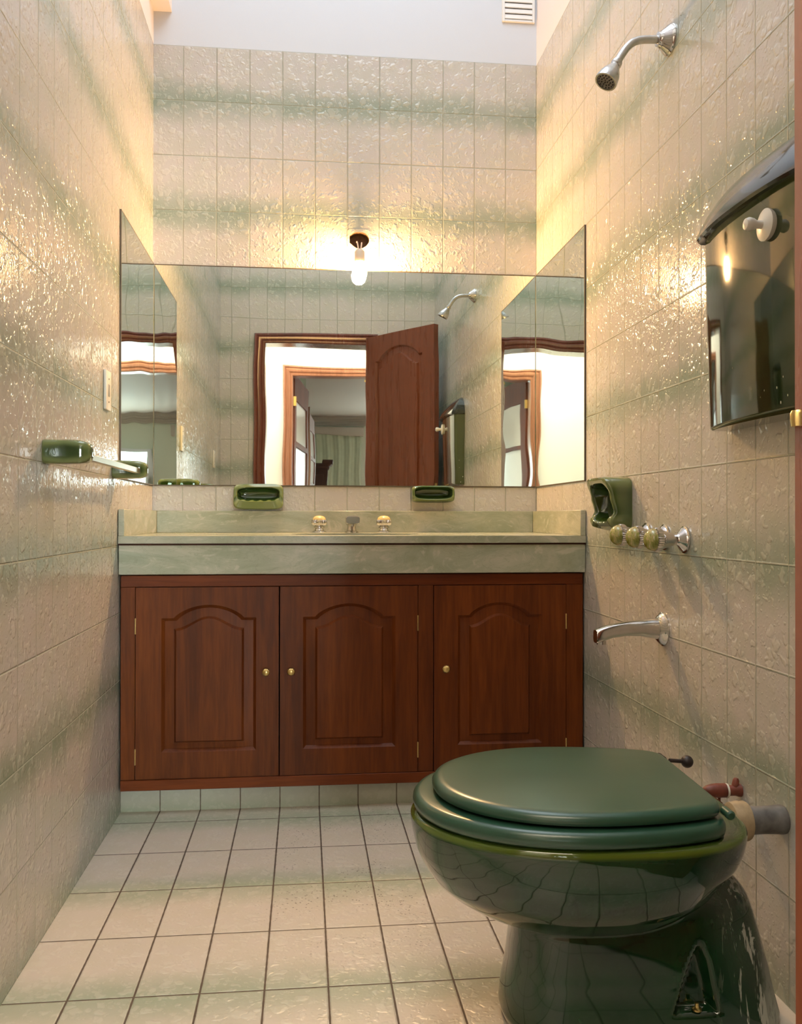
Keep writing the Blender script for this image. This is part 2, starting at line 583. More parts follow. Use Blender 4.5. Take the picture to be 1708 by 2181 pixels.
def lathe(bm, prof, c, axis, seg=32, rib=None, mi=0):
    """prof: (distance along axis, radius). rib=(i0,i1,count,depth)"""
    ax = Vector(axis).normalized()
    t = ax.orthogonal().normalized()
    s = ax.cross(t)
    rings = []
    for i, (h, r) in enumerate(prof):
        ring = []
        for k in range(seg):
            a = 2 * PI * k / seg
            rr = r
            if rib and rib[0] <= i <= rib[1]:
                rr = r - rib[3] * (0.5 + 0.5 * math.cos(a * rib[2]))
            ring.append(Vector(c) + ax * h + (t * math.cos(a) + s * math.sin(a)) * max(rr, 1e-5))
        rings.append(ring)
    loft(bm, rings, mi=mi)
    return bm


def tube(bm, pts, r, seg=16):
    pts = [Vector(p) for p in pts]
    rs = r if isinstance(r, (list, tuple)) else [r] * len(pts)
    rings = []
    up = None
    for i, p in enumerate(pts):
        d = (pts[min(i + 1, len(pts) - 1)] - pts[max(i - 1, 0)]).normalized()
        if up is None:
            up = d.orthogonal().normalized()
        up = (up - d * up.dot(d)).normalized()
        s = d.cross(up)
        rings.append([p + (up * math.cos(2 * PI * k / seg) + s * math.sin(2 * PI * k / seg)) * rs[i] for k in range(seg)])
    loft(bm, rings)
    return bm


def bez(p, n=16):
    p = [Vector(q) for q in p]
    out = []
    for i in range(n + 1):
        t = i / n
        out.append(p[0] * (1 - t) ** 3 + p[1] * 3 * t * (1 - t) ** 2 + p[2] * 3 * t * t * (1 - t) + p[3] * t ** 3)
    return out


def quad_uv(bm, pts, uvs, mi=0):
    lay = bm.loops.layers.uv.verify()
    f = bm.faces.new([bm.verts.new(p) for p in pts])
    f.material_index = mi
    for l, u in zip(f.loops, uvs):
        l[lay].uv = u
    return f


def struct(name, bm, mat, smooth=False):
    o = mk(name, bm, mat, smooth=smooth)
    o['kind'] = 'structure'
    return o


def mk_keep(name, bm, mats, kind='structure'):
    me = bpy.data.meshes.new(name)
    bm.to_mesh(me)
    bm.free()
    for m in mats:
        me.materials.append(m)
    o = bpy.data.objects.new(name, me)
    COL.objects.link(o)
    if kind:
        o['kind'] = kind
    ORG[o.name] = Vector((0, 0, 0))
    return o


def wall_box(name, axis, face, back, lo, hi, z0, z1, ufun, mats, zt=None, holes=None):
    """wall slab normal to axis (0=x,1=y) with tile UVs on all faces; cells split around holes and at tile top zt"""
    bm = bmesh.new()
    hs = holes or []
    cuts = sorted(set([lo, hi] + [h[0] for h in hs] + [h[1] for h in hs]))
    zc = sorted(set([z0, z1] + ([zt] if zt else []) + [h[2] for h in hs] + [h[3] for h in hs]))

    def P(a, d, z):
        return (d, a, z) if axis == 0 else (a, d, z)

    def solid(a, b, c, d):
        for h in hs:
            if a >= h[0] - 1e-6 and b <= h[1] + 1e-6 and c >= h[2] - 1e-6 and d <= h[3] + 1e-6:
                return False
        return True
    for i in range(len(cuts) - 1):
        for j in range(len(zc) - 1):
            a, b, c, d = cuts[i], cuts[i + 1], zc[j], zc[j + 1]
            if not solid(a, b, c, d):
                continue
            mi = 1 if (zt and c >= zt - 1e-6) else 0
            for dd, rev in ((face, False), (back, True)):
                m_ = mi if dd == face else 1
                pts = [P(a, dd, c), P(b, dd, c), P(b, dd, d), P(a, dd, d)]
                uvs = [(ufun(a), c / H), (ufun(b), c / H), (ufun(b), d / H), (ufun(a), d / H)]
                if rev:
                    pts.reverse()
                    uvs.reverse()
                quad_uv(bm, pts, uvs, m_)
            # side faces where the neighbour is not solid
            for (p0, p1, za, zb, chk) in ((a, a, c, d, i == 0 or not solid(cuts[i - 1], cuts[i], c, d)),
                                          (b, b, c, d, i == len(cuts) - 2 or not solid(cuts[i + 1], cuts[min(i + 2, len(cuts) - 1)], c, d))):
                if chk:
                    quad_uv(bm, [P(p0, face, za), P(p0, back, za), P(p0, back, zb), P(p0, face, zb)],
                            [(0.3, za / H), (1.1, za / H), (1.1, zb / H), (0.3, zb / H)], 1)
            if j == 0 or not solid(a, b, zc[j - 1], zc[j]):
                quad_uv(bm, [P(a, face, c), P(b, face, c), P(b, back, c), P(a, back, c)], [(0, 0)] * 4, 1)
            if j == len(zc) - 2 or not solid(a, b, zc[j + 1], zc[min(j + 2, len(zc) - 1)]):
                quad_uv(bm, [P(a, face, d), P(b, face, d), P(b, back, d), P(a, back, d)], [(0, 0)] * 4, 1)
    return mk_keep(name, bm, mats)


# ------------------------------------------------------------------ room shell
T = M['tile']
wall_box('wall_left', 0, 0.0, -0.12, YH, 0.0, 0, ZC, lambda y: (y + 0.6922) / 0.12 + 40, [T, M['pink_paint']], ZT)
wall_box('wall_right', 0, W, W + 0.12, YH, 0.0, 0, ZC, lambda y: (y + 0.7023) / 0.12 + 41, [T, M['pink_paint']], ZT)
HOLE = [0.706, 0.790, 1.890, 1.958]
wall_box('wall_back', 1, 0.0, 0.12, -0.12, W + 0.12, 0, ZC, lambda x: (x - W) / 0.12 + 60, [T, M['white_paint']], ZT,
         holes=[(0.715, 0.788, 1.893, 1.955)])
DX0, DX1, DZ = 0.291, 0.965, 2.035
wall_box('wall_front', 1, YD, YH, 0.0, W, 0, ZC, lambda x: (x - 0.30) / 0.1155 + 80, [T, M['hall_paint']], ZT,
         holes=[(DX0 - 0.03, DX1 + 0.03, 0.0, DZ + 0.03)])

bm = NB()
fy = lambda y: (-0.654 - y) / 0.2415 + 20
quad_uv(bm, [(0, YH, 0), (W, YH, 0), (W, 0, 0), (0, 0, 0)],
        [(0.004 / 0.12 + 10, fy(YH)), ((W + 0.004) / 0.12 + 10, fy(YH)), ((W + 0.004) / 0.12 + 10, fy(0)), (0.004 / 0.12 + 10, fy(0))])
mk_keep('floor', bm, [M['floor_tile']])

# ceiling of the bathroom with a skylight opening
bm = NB()
sx0, sx1, sy0, sy1 = 0.12, 1.30, -2.35, -0.35
for (x0, x1, y0, y1) in ((0, W, YD, sy0), (0, W, sy1, 0.0), (0, sx0, sy0, sy1), (sx1, W, sy0, sy1)):
    box(bm, x0, x1, y0, y1, ZC, ZC + 0.1)
struct('ceiling', bm, M['white_paint'])
wn_ = thing('window_1', (0.71, -1.35, ZC + 0.05), None, None, kind='structure')
bm = NB()
for (x0, x1, y0, y1) in ((sx0, sx1, sy0, sy0 + 0.03), (sx0, sx1, sy1 - 0.03, sy1), (sx0, sx0 + 0.03, sy0 + 0.03, sy1 - 0.03), (sx1 - 0.03, sx1, sy0 + 0.03, sy1 - 0.03)):
    box(bm, x0, x1, y0, y1, ZC + 0.02, ZC + 0.09)
mk('window_frame', bm, M['white_paint'], wn_, smooth=False)
bm = NB()
box(bm, sx0 + 0.03, sx1 - 0.03, sy0 + 0.03, sy1 - 0.03, ZC + 0.05, ZC + 0.06)
mk('pane', bm, M['skylight'], wn_, smooth=False)

# small boxed-in beam in the upper left corner, above the tiles
bm = NB()
box(bm, 0.0, 0.065, -0.10, 0.0, 2.735, ZC)
struct('trim_1', bm, M['pink_paint'])

# plinth under the cabinet
bm = NB()
yk = -0.552
ux = lambda x: (x + 0.004) / 0.12 + 10
quad_uv(bm, [(0, yk, 0), (W, yk, 0), (W, yk, 0.074), (0, yk, 0.074)], [(ux(0), 0.02), (ux(W), 0.02), (ux(W), 0.9), (ux(0), 0.9)])
quad_uv(bm, [(0, yk, 0.074), (W, yk, 0.074), (W, -0.50, 0.074), (0, -0.50, 0.074)], [(ux(0), 0.5)] * 4)
quad_uv(bm, [(0, -0.50, 0), (0, -0.50, 0.074), (W, -0.50, 0.074), (W, -0.50, 0)], [(ux(0), 0.5)] * 4)
mk_keep('baseboard_back', bm, [M['plinth_tile']])

# ------------------------------------------------------------------ hall and bedroom seen in the mirror
wall_box('wall_hall_far', 1, YF, YF - 0.10, -1.0, 3.0, 0, 2.7, lambda x: x, [M['hall_paint'], M['green_paint']], None,
         holes=[(0.449 - 0.02, 1.55, 0.0, 2.04)])
for nm, x0, x1 in (('wall_hall_left', -1.0, -0.12), ('wall_hall_right', W + 0.12, 3.0)):
    bm = NB()
    box(bm, x0, x1, YH, YH + 0.05, 0, 2.7)
    struct(nm, bm, M['hall_paint'])
for nm, x0, x1 in (('wall_hall_end', -1.05, -1.0), ('wall_hall_window', 3.0, 3.05)):
    bm = NB()
    box(bm, x0, x1, YF - 0.10, YH + 0.05, 0, 2.7)
    struct(nm, bm, M['hall_paint'])
bm = NB()
box(bm, -1.05, 3.05, YF - 0.1, YH, 2.7, 2.75)
struct('ceiling_hall', bm, M['hall_paint'])
bm = NB()
box(bm, -1.05, 3.05, -12.0, YH, -0.05, 0.0)
struct('floor_hall', bm, M['hall_floor'])
# bedroom
YB = -11.0
bm = NB()
box(bm, -1.0, 5.0, YB - 0.1, YB, 0, 2.5)
struct('wall_bedroom_far', bm, M['green_paint'])
bm = NB()
box(bm, 5.0, 5.1, YB, YF - 0.1, 0, 2.5)
struct('wall_bedroom_right', bm, M['green_paint'])
bm = NB()
box(bm, -1.1, -1.0, YB, YF - 0.1, 0, 2.5)
struct('wall_bedroom_left', bm, M['green_paint'])
bm = NB()
box(bm, 3.0, 5.0, -12.0, YF - 0.1, -0.05, 0.0)
struct('floor_bedroom', bm, M['hall_floor'])
bm = NB()
box(bm, -1.1, 5.1, YB - 0.1, YF - 0.1, 2.5, 2.55)
struct('ceiling_bedroom', bm, M['grey_paint'])
bm = NB()
for k, (dz, dy) in enumerate(((0.0, 0.11), (0.035, 0.08), (0.07, 0.05), (0.10, 0.03))):
    box(bm, -1.0, 5.0, YB, YB + dy, 2.5 - dz - 0.04, 2.5 - dz)
struct('trim_2', bm, M['grey_paint'])
bm = NB()
box(bm, -1.0, 0.545, -6.75, -6.65, 0, 2.5)
struct('wall_bedroom_divider', bm, M['green_paint'])


def casing(bm, x0, x1, ztop, yface, sgn, w=0.062, t=0.028, zb=0.0):
    """moulded door casing around an opening, on the face yface, standing out by t in direction sgn"""
    prof = [(0.0, 0.35), (0.08, 0.6), (0.2, 0.7), (0.28, 0.55), (0.42, 0.9), (0.6, 1.0), (0.72, 0.75), (0.82, 0.95), (0.95, 0.9), (1.0, 0.6)]
    path = [(x0, zb, -1, 0), (x0, ztop, -1, 1), (x1, ztop, 1, 1), (x1, zb, 1, 0)]
    rings = []
    for (x, z, ox, oz) in path:
        ring = [Vector((x, yface, z))]
        for (a, h) in prof:
            ring.append(Vector((x + ox * w * a, yface + sgn * t * h, z + oz * w * a)))
        ring.append(Vector((x + ox * w, yface, z + oz * w)))
        rings.append(ring)
    loft(bm, rings)


# door 1: bathroom door with its frame
d1 = thing('door_1', (DX1, YD, 0), None, None, kind='structure')
bm = NB()
casing(bm, DX0, DX1, DZ, YD, 1, w=0.075, t=0.03)
casing(bm, DX0, DX1, DZ, YH, -1, w=0.075, t=0.03)
mk('casing', bm, M['frame_wood'], d1)
bm = NB()
box(bm, DX0 - 0.03, DX0, YH, YD, 0, DZ + 0.03)
box(bm, DX1, DX1 + 0.03, YH, YD, 0, DZ + 0.03)
box(bm, DX0, DX1, YH, YD, DZ, DZ + 0.03)
mk('jamb', bm, M['frame_wood'], d1, smooth=False)


def arch_outline(x0, x1, z0, zs, zt, flat, n=28, mode='arc'):
    """closed outline: bottom edge, right side, shoulders and arch. constant point count"""
    pts = []
    for i in range(6):
        pts.append((x0 + (x1 - x0) * i / 6, z0))
    for i in range(8):
        pts.append((x1, z0 + (zs - z0) * i / 8))
    pts.append((x1, zs))
    xc, ha = (x0 + x1) / 2, (x1 - x0) / 2 - flat
    for i in range(n + 1):
        t = 1 - 2 * i / n
        g = (1 - t * t) ** 0.8 if mode == 'arc' else 0.5 * (1 + math.cos(PI * t))
        pts.append((xc + ha * t, zs + (zt - zs) * g))
    pts.append((x0, zs))
    for i in range(8):
        pts.append((x0, zs - (zs - z0) * (i + 1) / 8 * 0.999))
    return pts


def rect_outline(ref, x0, x1, z0, z1, bx0, bx1, bz0, bzs):
    """rectangle sampled to match arch_outline's points"""
    out = []
    for (x, z) in ref:
        if abs(z - bz0) < 1e-4 and bx0 - 1e-4 <= x < bx1 - 1e-4:
            out.append((x0 + (x1 - x0) * (x - bx0) / (bx1 - bx0), z0))
        elif abs(x - bx1) < 1e-6 and z < bzs - 1e-6:
            out.append((x1, z0 + (z1 - z0) * (z - bz0) / (bzs - bz0)))
        elif abs(x - bx0) < 1e-6 and z < bzs - 1e-6:
            out.append((x0, z0 + (z1 - z0) * (z - bz0) / (bzs - bz0)))
        else:
            out.append((x0 + (x1 - x0) * (x - bx0) / (bx1 - bx0), z1))
    return out


def panel_face(bm, X, rect, outer, field, mode_out='arc', depth=0.010, raise_=0.0015):
    """door face: flat stiles, routed groove and raised field. X(a, z, d) maps to world, d = outwards"""
    ox0, ox1, oz0, ozs, ozt, ofl = outer
    fx0, fx1, fz0, fzs, fzt, ffl = field
    o = arch_outline(ox0, ox1, oz0, ozs, ozt, ofl, mode=mode_out)
    e = 0.009
    o2 = arch_outline(ox0 + e, ox1 - e, oz0 + e, ozs - e, ozt - e, ofl, mode=mode_out)
    k = 0.35
    mid = [(a[0] * (1 - k) + b[0] * k, a[1] * (1 - k) + b[1] * k) for a, b in
           zip(arch_outline(ox0, ox1, oz0, ozs, ozt, ofl, mode=mode_out), arch_outline(fx0, fx1, fz0, fzs, fzt, ffl, mode='ogee'))]
    f1 = arch_outline(fx0, fx1, fz0, fzs, fzt, ffl, mode='ogee')
    f2 = arch_outline(fx0 + 0.006, fx1 - 0.006, fz0 + 0.006, fzs - 0.006, fzt - 0.006, ffl, mode='ogee')
    r = rect_outline(o, *rect, ox0, ox1, oz0, ozs)
    rings = [(r, 0.0), (o, 0.0), (o2, -depth), (mid, -depth * 0.95), (f1, -depth * 0.8), (f2, raise_)]
    vr = [[bm.verts.new(X(a, z, d)) for (a, z) in ring] for ring, d in rings]
    n = len(vr[0])
    for i in range(len(vr) - 1):
        for j in range(n):
            try:
                bm.faces.new((vr[i][j], vr[i][(j + 1) % n], vr[i + 1][(j + 1) % n], vr[i + 1][j]))
            except ValueError:
                pass
    bm.faces.new(vr[-1])
    return vr[0]


def door_slab(bm, X, rect, thick, panels_front, panels_back=None, depth=0.010):
    """slab with panelled front (list of (rect, outer, field)); plain or panelled back"""
    x0, x1, z0, z1 = rect
    for (rc, ou, fi) in panels_front:
        panel_face(bm, X, rc, ou, fi, depth=depth)
    if panels_back:
        for (rc, ou, fi) in panels_back:
            panel_face(bm, lambda a, z, d: X(a, z, -thick - d), rc, ou, fi, depth=depth)
    else:
        bm.faces.new([bm.verts.new(X(a, z, -thick)) for a, z in ((x0, z0), (x1, z0), (x1, z1), (x0, z1))])
    for (a0, b0, a1, b1) in ((x0, z0, x1, z0), (x1, z0, x1, z1), (x1, z1, x0, z1), (x0, z1, x0, z0)):
        bm.faces.new([bm.verts.new(X(a0, b0, 0)), bm.verts.new(X(a1, b1, 0)), bm.verts.new(X(a1, b1, -thick)), bm.verts.new(X(a0, b0, -thick))])


# open leaf: hinge edge near (0.955,-2.61), free edge near the right wall
hx, hy, fx_, fy_ = 0.9535, -2.626, 1.345, -2.135
L_ = math.hypot(fx_ - hx, fy_ - hy)
du = Vector(((fx_ - hx) / L_, (fy_ - hy) / L_, 0))
dn = Vector((-du.y, du.x, 0))      # points towards the mirror (upper left)
LZ = 2.075


def XL(a, z, d):
    return Vector((hx, hy, z)) + du * a + dn * d


bm = NB()
ps = [((0, L_, 0.86, LZ), (0.095, L_ - 0.10, 0.99, 1.915, 1.985, 0.03), (0.135, L_ - 0.14, 1.03, 1.865, 1.945, 0.0)),
      ((0, L_, 0.01, 0.86), (0.095, L_ - 0.10, 0.14, 0.79, 0.80, 0.03), (0.135, L_ - 0.14, 0.18, 0.75, 0.76, 0.0))]
door_slab(bm, XL, (0, L_, 0.01, LZ), 0.038, ps, ps, depth=0.015)
leaf = mk('door_leaf', bm, M['door_wood'], d1)
bm = NB()
lc = XL(L_ - 0.055, 1.03, 0)
lathe(bm, [(0, 0.026), (0.004, 0.026), (0.006, 0.01), (0.035, 0.01), (0.04, 0.022), (0.055, 0.027), (0.066, 0.02), (0.07, 0.0)], lc, dn, 24)
lathe(bm, [(0, 0.026), (0.004, 0.026), (0.006, 0.01), (0.03, 0.01), (0.034, 0.02), (0.045, 0.022), (0.05, 0.0)], lc - dn * 0.038, -dn, 24)
mk('door_knob', bm, M['brass'], leaf)
for hz in (1.80, 0.973, 0.22):
    bm = NB()
    c = Vector((hx - 0.003, hy - 0.010, hz))
    lathe(bm, [(-0.0065, 0.003), (-0.0065, 0.0055), (-0.001, 0.0062), (0.004, 0.0062), (0.0065, 0.0050), (0.0065, 0.0)], c, (0, 0, 1), 16)
    mk('hinge', bm, M['brass'], d1, label='small brass hinge knuckle')
# lock faceplate on the leaf edge
bm = NB()
q = XL(L_, 1.03, -0.019)
for s in (1,):
    pts = []
    for (dd, zz) in ((-0.009, -0.07), (0.009, -0.07), (0.009, 0.07), (-0.009, 0.07)):
        pts.append(q + dn * dd + Vector((0, 0, zz)))
    loft(bm, [pts, [p + du * 0.002 for p in pts]])
mk('lock_plate', bm, M['brass'], leaf, smooth=False)

# door 2: frame between hall and bedroom, with an opened glazed leaf
d2 = thing('door_2', (0.449, YF, 0), None, None, kind='structure')
bm = NB()
casing(bm, 0.449, 1.53, 2.02, YF, 1, w=0.075, t=0.035)
mk('casing', bm, M['frame_lit'], d2)
bm = NB()
box(bm, 0.429, 0.449, YF - 0.10, YF, 0, 2.04)
box(bm, 1.53, 1.55, YF - 0.10, YF, 0, 2.04)
box(bm, 0.449, 1.53, YF - 0.10, YF, 2.02, 2.04)
mk('jamb', bm, M['frame_lit'], d2, smooth=False)


def glazed_leaf(parent, p0, p1, z1, nlights, th=0.04):
    """glazed door leaf from hinge point p0 to free end p1 (plan points)"""
    ln = math.hypot(p1[0] - p0[0], p1[1] - p0[1])
    u = Vector(((p1[0] - p0[0]) / ln, (p1[1] - p0[1]) / ln, 0))
    n_ = Vector((u.y, -u.x, 0))

    def bx(bm, a0, a1, d0, d1, za, zb):
        q = [Vector((p0[0], p0[1], 0)) + u * a + n_ * d for a, d in ((a0, d0), (a1, d0), (a1, d1), (a0, d1))]
        loft(bm, [[v + Vector((0, 0, za)) for v in q], [v + Vector((0, 0, zb)) for v in q]])
    bm = NB()
    sw = 0.11
    bx(bm, 0, sw, 0, th, 0.01, z1)
    bx(bm, ln - sw, ln, 0, th, 0.01, z1)
    bx(bm, sw, ln - sw, 0, th, z1 - 0.20, z1)
    bx(bm, sw, ln - sw, 0, th, 0.01, 0.35)
    hh = (z1 - 0.55) / nlights
    for k in range(1, nlights):
        bx(bm, sw, ln - sw, 0, th, 0.35 + hh * k - 0.02, 0.35 + hh * k + 0.02)
    lf = mk('door_leaf', bm, M['leaf_wood'], parent, smooth=False)
    bm = NB()
    bx(bm, sw, ln - sw, 0.012, 0.028, 0.35, z1 - 0.20)
    mk('glass_pane', bm, M['pane'], lf, smooth=False)


glazed_leaf(d2, (0.462, -3.985), (0.576, -4.96), 2.06, 4)
bm = NB()
box(bm, 0.452, 0.474, YF - 0.112, YF - 0.10, 1.80, 1.88)
mk('hinge', bm, M['brass'], d2, smooth=False)
d3 = thing('door_3', (0.60, -6.75, 0), None, None, kind='structure')
bm = NB()
box(bm, 0.545, 0.60, -6.77, -6.63, 0, 2.12)
mk('jamb', bm, M['frame_wood'], d3, smooth=False)
glazed_leaf(d3, (0.60, -6.78), (0.664, -7.60), 2.07, 5)

# bedroom window, bright with daylight
w2 = thing('window_2', (2.6, YB, 0), None, None, kind='structure')
bm = NB()
box(bm, 1.9, 3.6, YB + 0.005, YB + 0.02, 0.35, 1.95)
mk('pane', bm, M['window_glow'], w2, smooth=False)
bm = NB()
for (x0, x1, z0, z1) in ((1.84, 1.9, 0.29, 2.01), (3.6, 3.66, 0.29, 2.01), (1.9, 3.6, 0.29, 0.35), (1.9, 3.6, 1.95, 2.01), (2.72, 2.78, 0.35, 1.95)):
    box(bm, x0, x1, YB, YB + 0.05, z0, z1)
mk('window_frame', bm, M['white_paint'], w2, smooth=False)

# curtain and carved cabinet seen through the doors
bm = NB()
NP = 90
ringf, ringb = [], []
cx0, cx1 = 0.35, 1.44
vv = []
for i in range(NP + 1):
    x = cx0 + (cx1 - cx0) * i / NP
    y = YB + 0.07 + 0.012 * math.sin(i * 0.45) + 0.004 * math.sin(i * 1.3)
    vv.append((x, y))
for i in range(NP):
    a, b = vv[i], vv[i + 1]
    for off in (0.0, 0.004):
        bm.faces.new([bm.verts.new((a[0], a[1] + off, 0.04)), bm.verts.new((b[0], b[1] + off, 0.04)),
                      bm.verts.new((b[0], b[1] + off, 2.2)), bm.verts.new((a[0], a[1] + off, 2.2))])
bmesh.ops.remove_doubles(bm, verts=bm.verts, dist=0.0005)
ct = thing('curtain', (0.9, YB + 0.07, 0.04), 'pale green floor-length curtain seen through the doorways in the mirror', 'curtain')
mk('cloth', bm, M['curtain'], ct)
bm = NB()
box(bm, cx0 - 0.02, cx1 + 0.04, YB + 0.01, YB + 0.13, 2.19, 2.33, 0.006)
mk('pelmet', bm, M['grey_paint'], ct)
cb = thing('carved_cabinet', (0.72, -9.7, 0), 'dark carved wooden cabinet reflected in the mirror before the green curtain', 'cabinet')
bm = NB()
box(bm, 0.40, 0.86, -9.95, -9.5, 0, 1.58, 0.006)
mk('body', bm, M['dark_wood'], cb)
bm = NB()
box(bm, 0.37, 0.88, -9.97, -9.47, 1.58, 1.62, 0.006)
box(bm, 0.39, 0.90, -9.96, -9.46, 1.62, 1.66, 0.008)
box(bm, 0.78, 0.93, -9.97, -9.45, 1.64, 1.71, 0.008)
mk('cornice', bm, M['dark_wood'], cb)
bm = NB()
box(bm, 0.46, 0.80, -9.50, -9.485, 0.9, 1.5, 0.004)
box(bm, 0.46, 0.80, -9.50, -9.485, 0.1, 0.82, 0.004)
mk('door', bm, M['dark_wood'], cb)

# ------------------------------------------------------------------ mirrors
def mirror_panel(name, x0, x1, y0, y1, z0, z1, mat, lab, facing):
    t = thing(name, ((x0 + x1) / 2, (y0 + y1) / 2, z0), lab, 'mirror', 'mirror panels round the vanity niche')
    bm = NB()
    if facing == 'y':
        box(bm, x0, x1, y0, y1, z0, z1, 0.0008, 1)
    else:
        box(bm, x0, x1, y0, y1, z0, z1, 0.0008, 1)
    mk('mirror_glass', bm, mat, t, smooth=False)
    e = 0.0025
    if facing == 'y':
        es = [(x0, x1, y0 - 0.0004, y1, z1, z1 + e), (x0, x1, y0 - 0.0004, y1, z0 - e, z0)]
    else:
        es = [(x0, x1, y0, y1, z1, z1 + e), (x0, x1, y0, y1, z0 - e, z0), (x0, x1, y0 - e, y0, z0 - e, z1 + e)]
    for q in es:
        bm = NB()
        box(bm, *q)
        mk('edge', bm, M['mirror_edge'], t, smooth=False, label='dark brown mirror edge')
    return t


ZM0, ZM1 = 5 * H + 0.002, 9 * H - 0.002
mirror_panel('wall_mirror', 0.006, W - 0.006, -0.005, -0.0002, ZM0, ZM1, M['mirror'],
             'wide frameless mirror on the back wall above the green marble counter', 'y')
mirror_panel('wall_mirror', 0.0002, 0.005, -0.586, -0.006, ZM0, ZM1, M['side_mirror'],
             'narrow frameless mirror on the left wall behind the towel bar', 'x')
mirror_panel('wall_mirror', W - 0.005, W - 0.0002, -0.60, -0.006, ZM0, ZM1, M['side_mirror'],
             'narrow frameless mirror on the right wall above the side soap dish', 'x')

# ------------------------------------------------------------------ vanity cabinet
YC = -0.590       # cabinet face
vc = thing('vanity_cabinet', (W / 2, -0.3, 0.074), 'reddish brown wooden vanity cabinet with three arched doors under the marble counter', 'cabinet')
ZB, ZTOP = 0.0745, 0.716
bm = NB()
box(bm, 0.006, 0.024, YC + 0.022, -0.01, ZB, ZTOP)
box(bm, W - 0.024, W - 0.006, YC + 0.022, -0.01, ZB, ZTOP)
box(bm, 0.024, W - 0.024, YC + 0.022, -0.01, ZB, ZB + 0.018)
box(bm, 0.024, W - 0.024, -0.025, -0.01, ZB + 0.018, ZTOP)
box(bm, 0.915, 0.930, YC + 0.022, -0.025, ZB + 0.018, ZTOP - 0.12)
mk('carcass', bm, M['wood_v'], vc, smooth=False)
for x0, x1 in ((0.006, 0.048), (0.8985, 0.946), (1.367, W - 0.006)):
    bm = NB()
    box(bm, x0, x1, YC, YC + 0.022, 0.107, 0.681, 0.0012, 1)
    mk('stile', bm, M['wood_v'], vc)
bm = NB()
box(bm, 0.006, W - 0.006, YC, YC + 0.022, 0.6815, ZTOP, 0.0012, 1)
mk('top_rail', bm, M['wood_h'], vc)
bm = NB()
box(bm, 0.006, W - 0.006, YC - 0.003, YC + 0.022, ZB, 0.1065, 0.0015, 1)
mk('bottom_rail', bm, M['wood_h'], vc)


def XV(a, z, d):
    return Vector((a, YC - 0.002 - d, z))


doors = [(0.0500, 0.4725, 0.435, 0.125, 0.405, 'l'), (0.4765, 0.8968, 0.510, 0.546, 0.828, 'r'), (0.9480, 1.3655, 0.983, 1.022, 1.288, 'r')]
for (x0, x1, kx, px0, px1, side) in doors:
    bm = NB()
    rc = (x0, x1, 0.1085, 0.680)
    ou = (px0, px1, 0.187, 0.588, 0.627, 0.036)
    fi = (px0 + 0.037, px1 - 0.037, 0.214, 0.556, 0.592, 0.0)
    door_slab(bm, XV, rc, 0.018, [(rc, ou, fi)])
    dr = mk('door', bm, M['wood_v'], vc)
    bm = NB()
    lathe(bm, [(0, 0.006), (0.010, 0.005), (0.013, 0.0105), (0.016, 0.0125), (0.019, 0.0125), (0.022, 0.010), (0.0235, 0.005), (0.0245, 0.0045), (0.0255, 0.0)],
          (kx, YC - 0.002, 0.4245), (0, -1, 0), 64, rib=(2, 5, 16, 0.0016))
    mk('knob', bm, M['brass'], dr, label='fluted brass knob')
    hxp = x0 - 0.0007 if side == 'l' else x1 + 0.0007
    for hz in (0.565, 0.175):
        bm = NB()
        box(bm, hxp - 0.002, hxp + 0.002, YC - 0.0045, YC + 0.004, hz - 0.024, hz + 0.024, 0.001, 1)
        mk('hinge', bm, M['brass'], dr)

# ------------------------------------------------------------------ counter
ctop = thing('countertop', (W / 2, -0.3, 0.719), 'veined green marble countertop with deep front apron and low backsplash', 'countertop')
YA = -0.608
bm = NB()
BX, BY, BA, BB = 0.72, -0.33, 0.215, 0.155
NS = 64
lay_z = (CT, CT - 0.022)
rows = []
for z in lay_z:
    inner = [Vector((BX + BA * math.cos(2 * PI * k / NS), BY + BB * math.sin(2 * PI * k / NS), z)) for k in range(NS)]
    outer = []
    x0, x1, y0, y1 = 0.0015, W - 0.0015, YA, -0.0015
    for k in range(NS):
        a = 2 * PI * k / NS
        c, s = math.cos(a), math.sin(a)
        tx = ((x1 - BX) / c if c > 0 else (x0 - BX) / c) if abs(c) > 1e-9 else 1e9
        ty = ((y1 - BY) / s if s > 0 else (y0 - BY) / s) if abs(s) > 1e-9 else 1e9
        t = min(tx, ty)
        outer.append(Vector((BX + c * t, BY + s * t, z)))
    for (ex, ey) in ((x0, y0), (x1, y0), (x1, y1), (x0, y1)):
        j = min(range(NS), key=lambda k: (outer[k].x - ex) ** 2 + (outer[k].y - ey) ** 2)
        outer[j] = Vector((ex, ey, z))
    rows.append((inner, outer))
loft(bm, [rows[0][0], rows[0][1], rows[1][1], rows[1][0]], closed=True)
mk('slab', bm, M['marble'], ctop, smooth=False)
bm = NB()
box(bm, 0.0015, W - 0.0015, YA + 0.006, YA + 0.026, 0.719, CT - 0.0225, 0.0015, 1)
mk('apron', bm, M['marble'], ctop)
bm = NB()
box(bm, 0.0015, W - 0.0015, YA + 0.0035, YA + 0.01, CT - 0.0275, CT - 0.0225)
mk('joint', bm, M['dark_wood'], ctop, smooth=False, label='dark joint line under the slab')
bm = NB()
box(bm, 0.019, W - 0.019, -0.020, -0.0015, CT, 0.914, 0.0012, 1)
mk('backsplash', bm, M['marble'], ctop)
for x0, x1 in ((0.0015, 0.0185), (W - 0.0185, W - 0.0015)):
    bm = NB()
    box(bm, x0, x1, YA + 0.002, -0.0015, CT, 0.914, 0.0012, 1)
    mk('side_splash', bm, M['marble'], ctop)
bm = NB()
rings = []
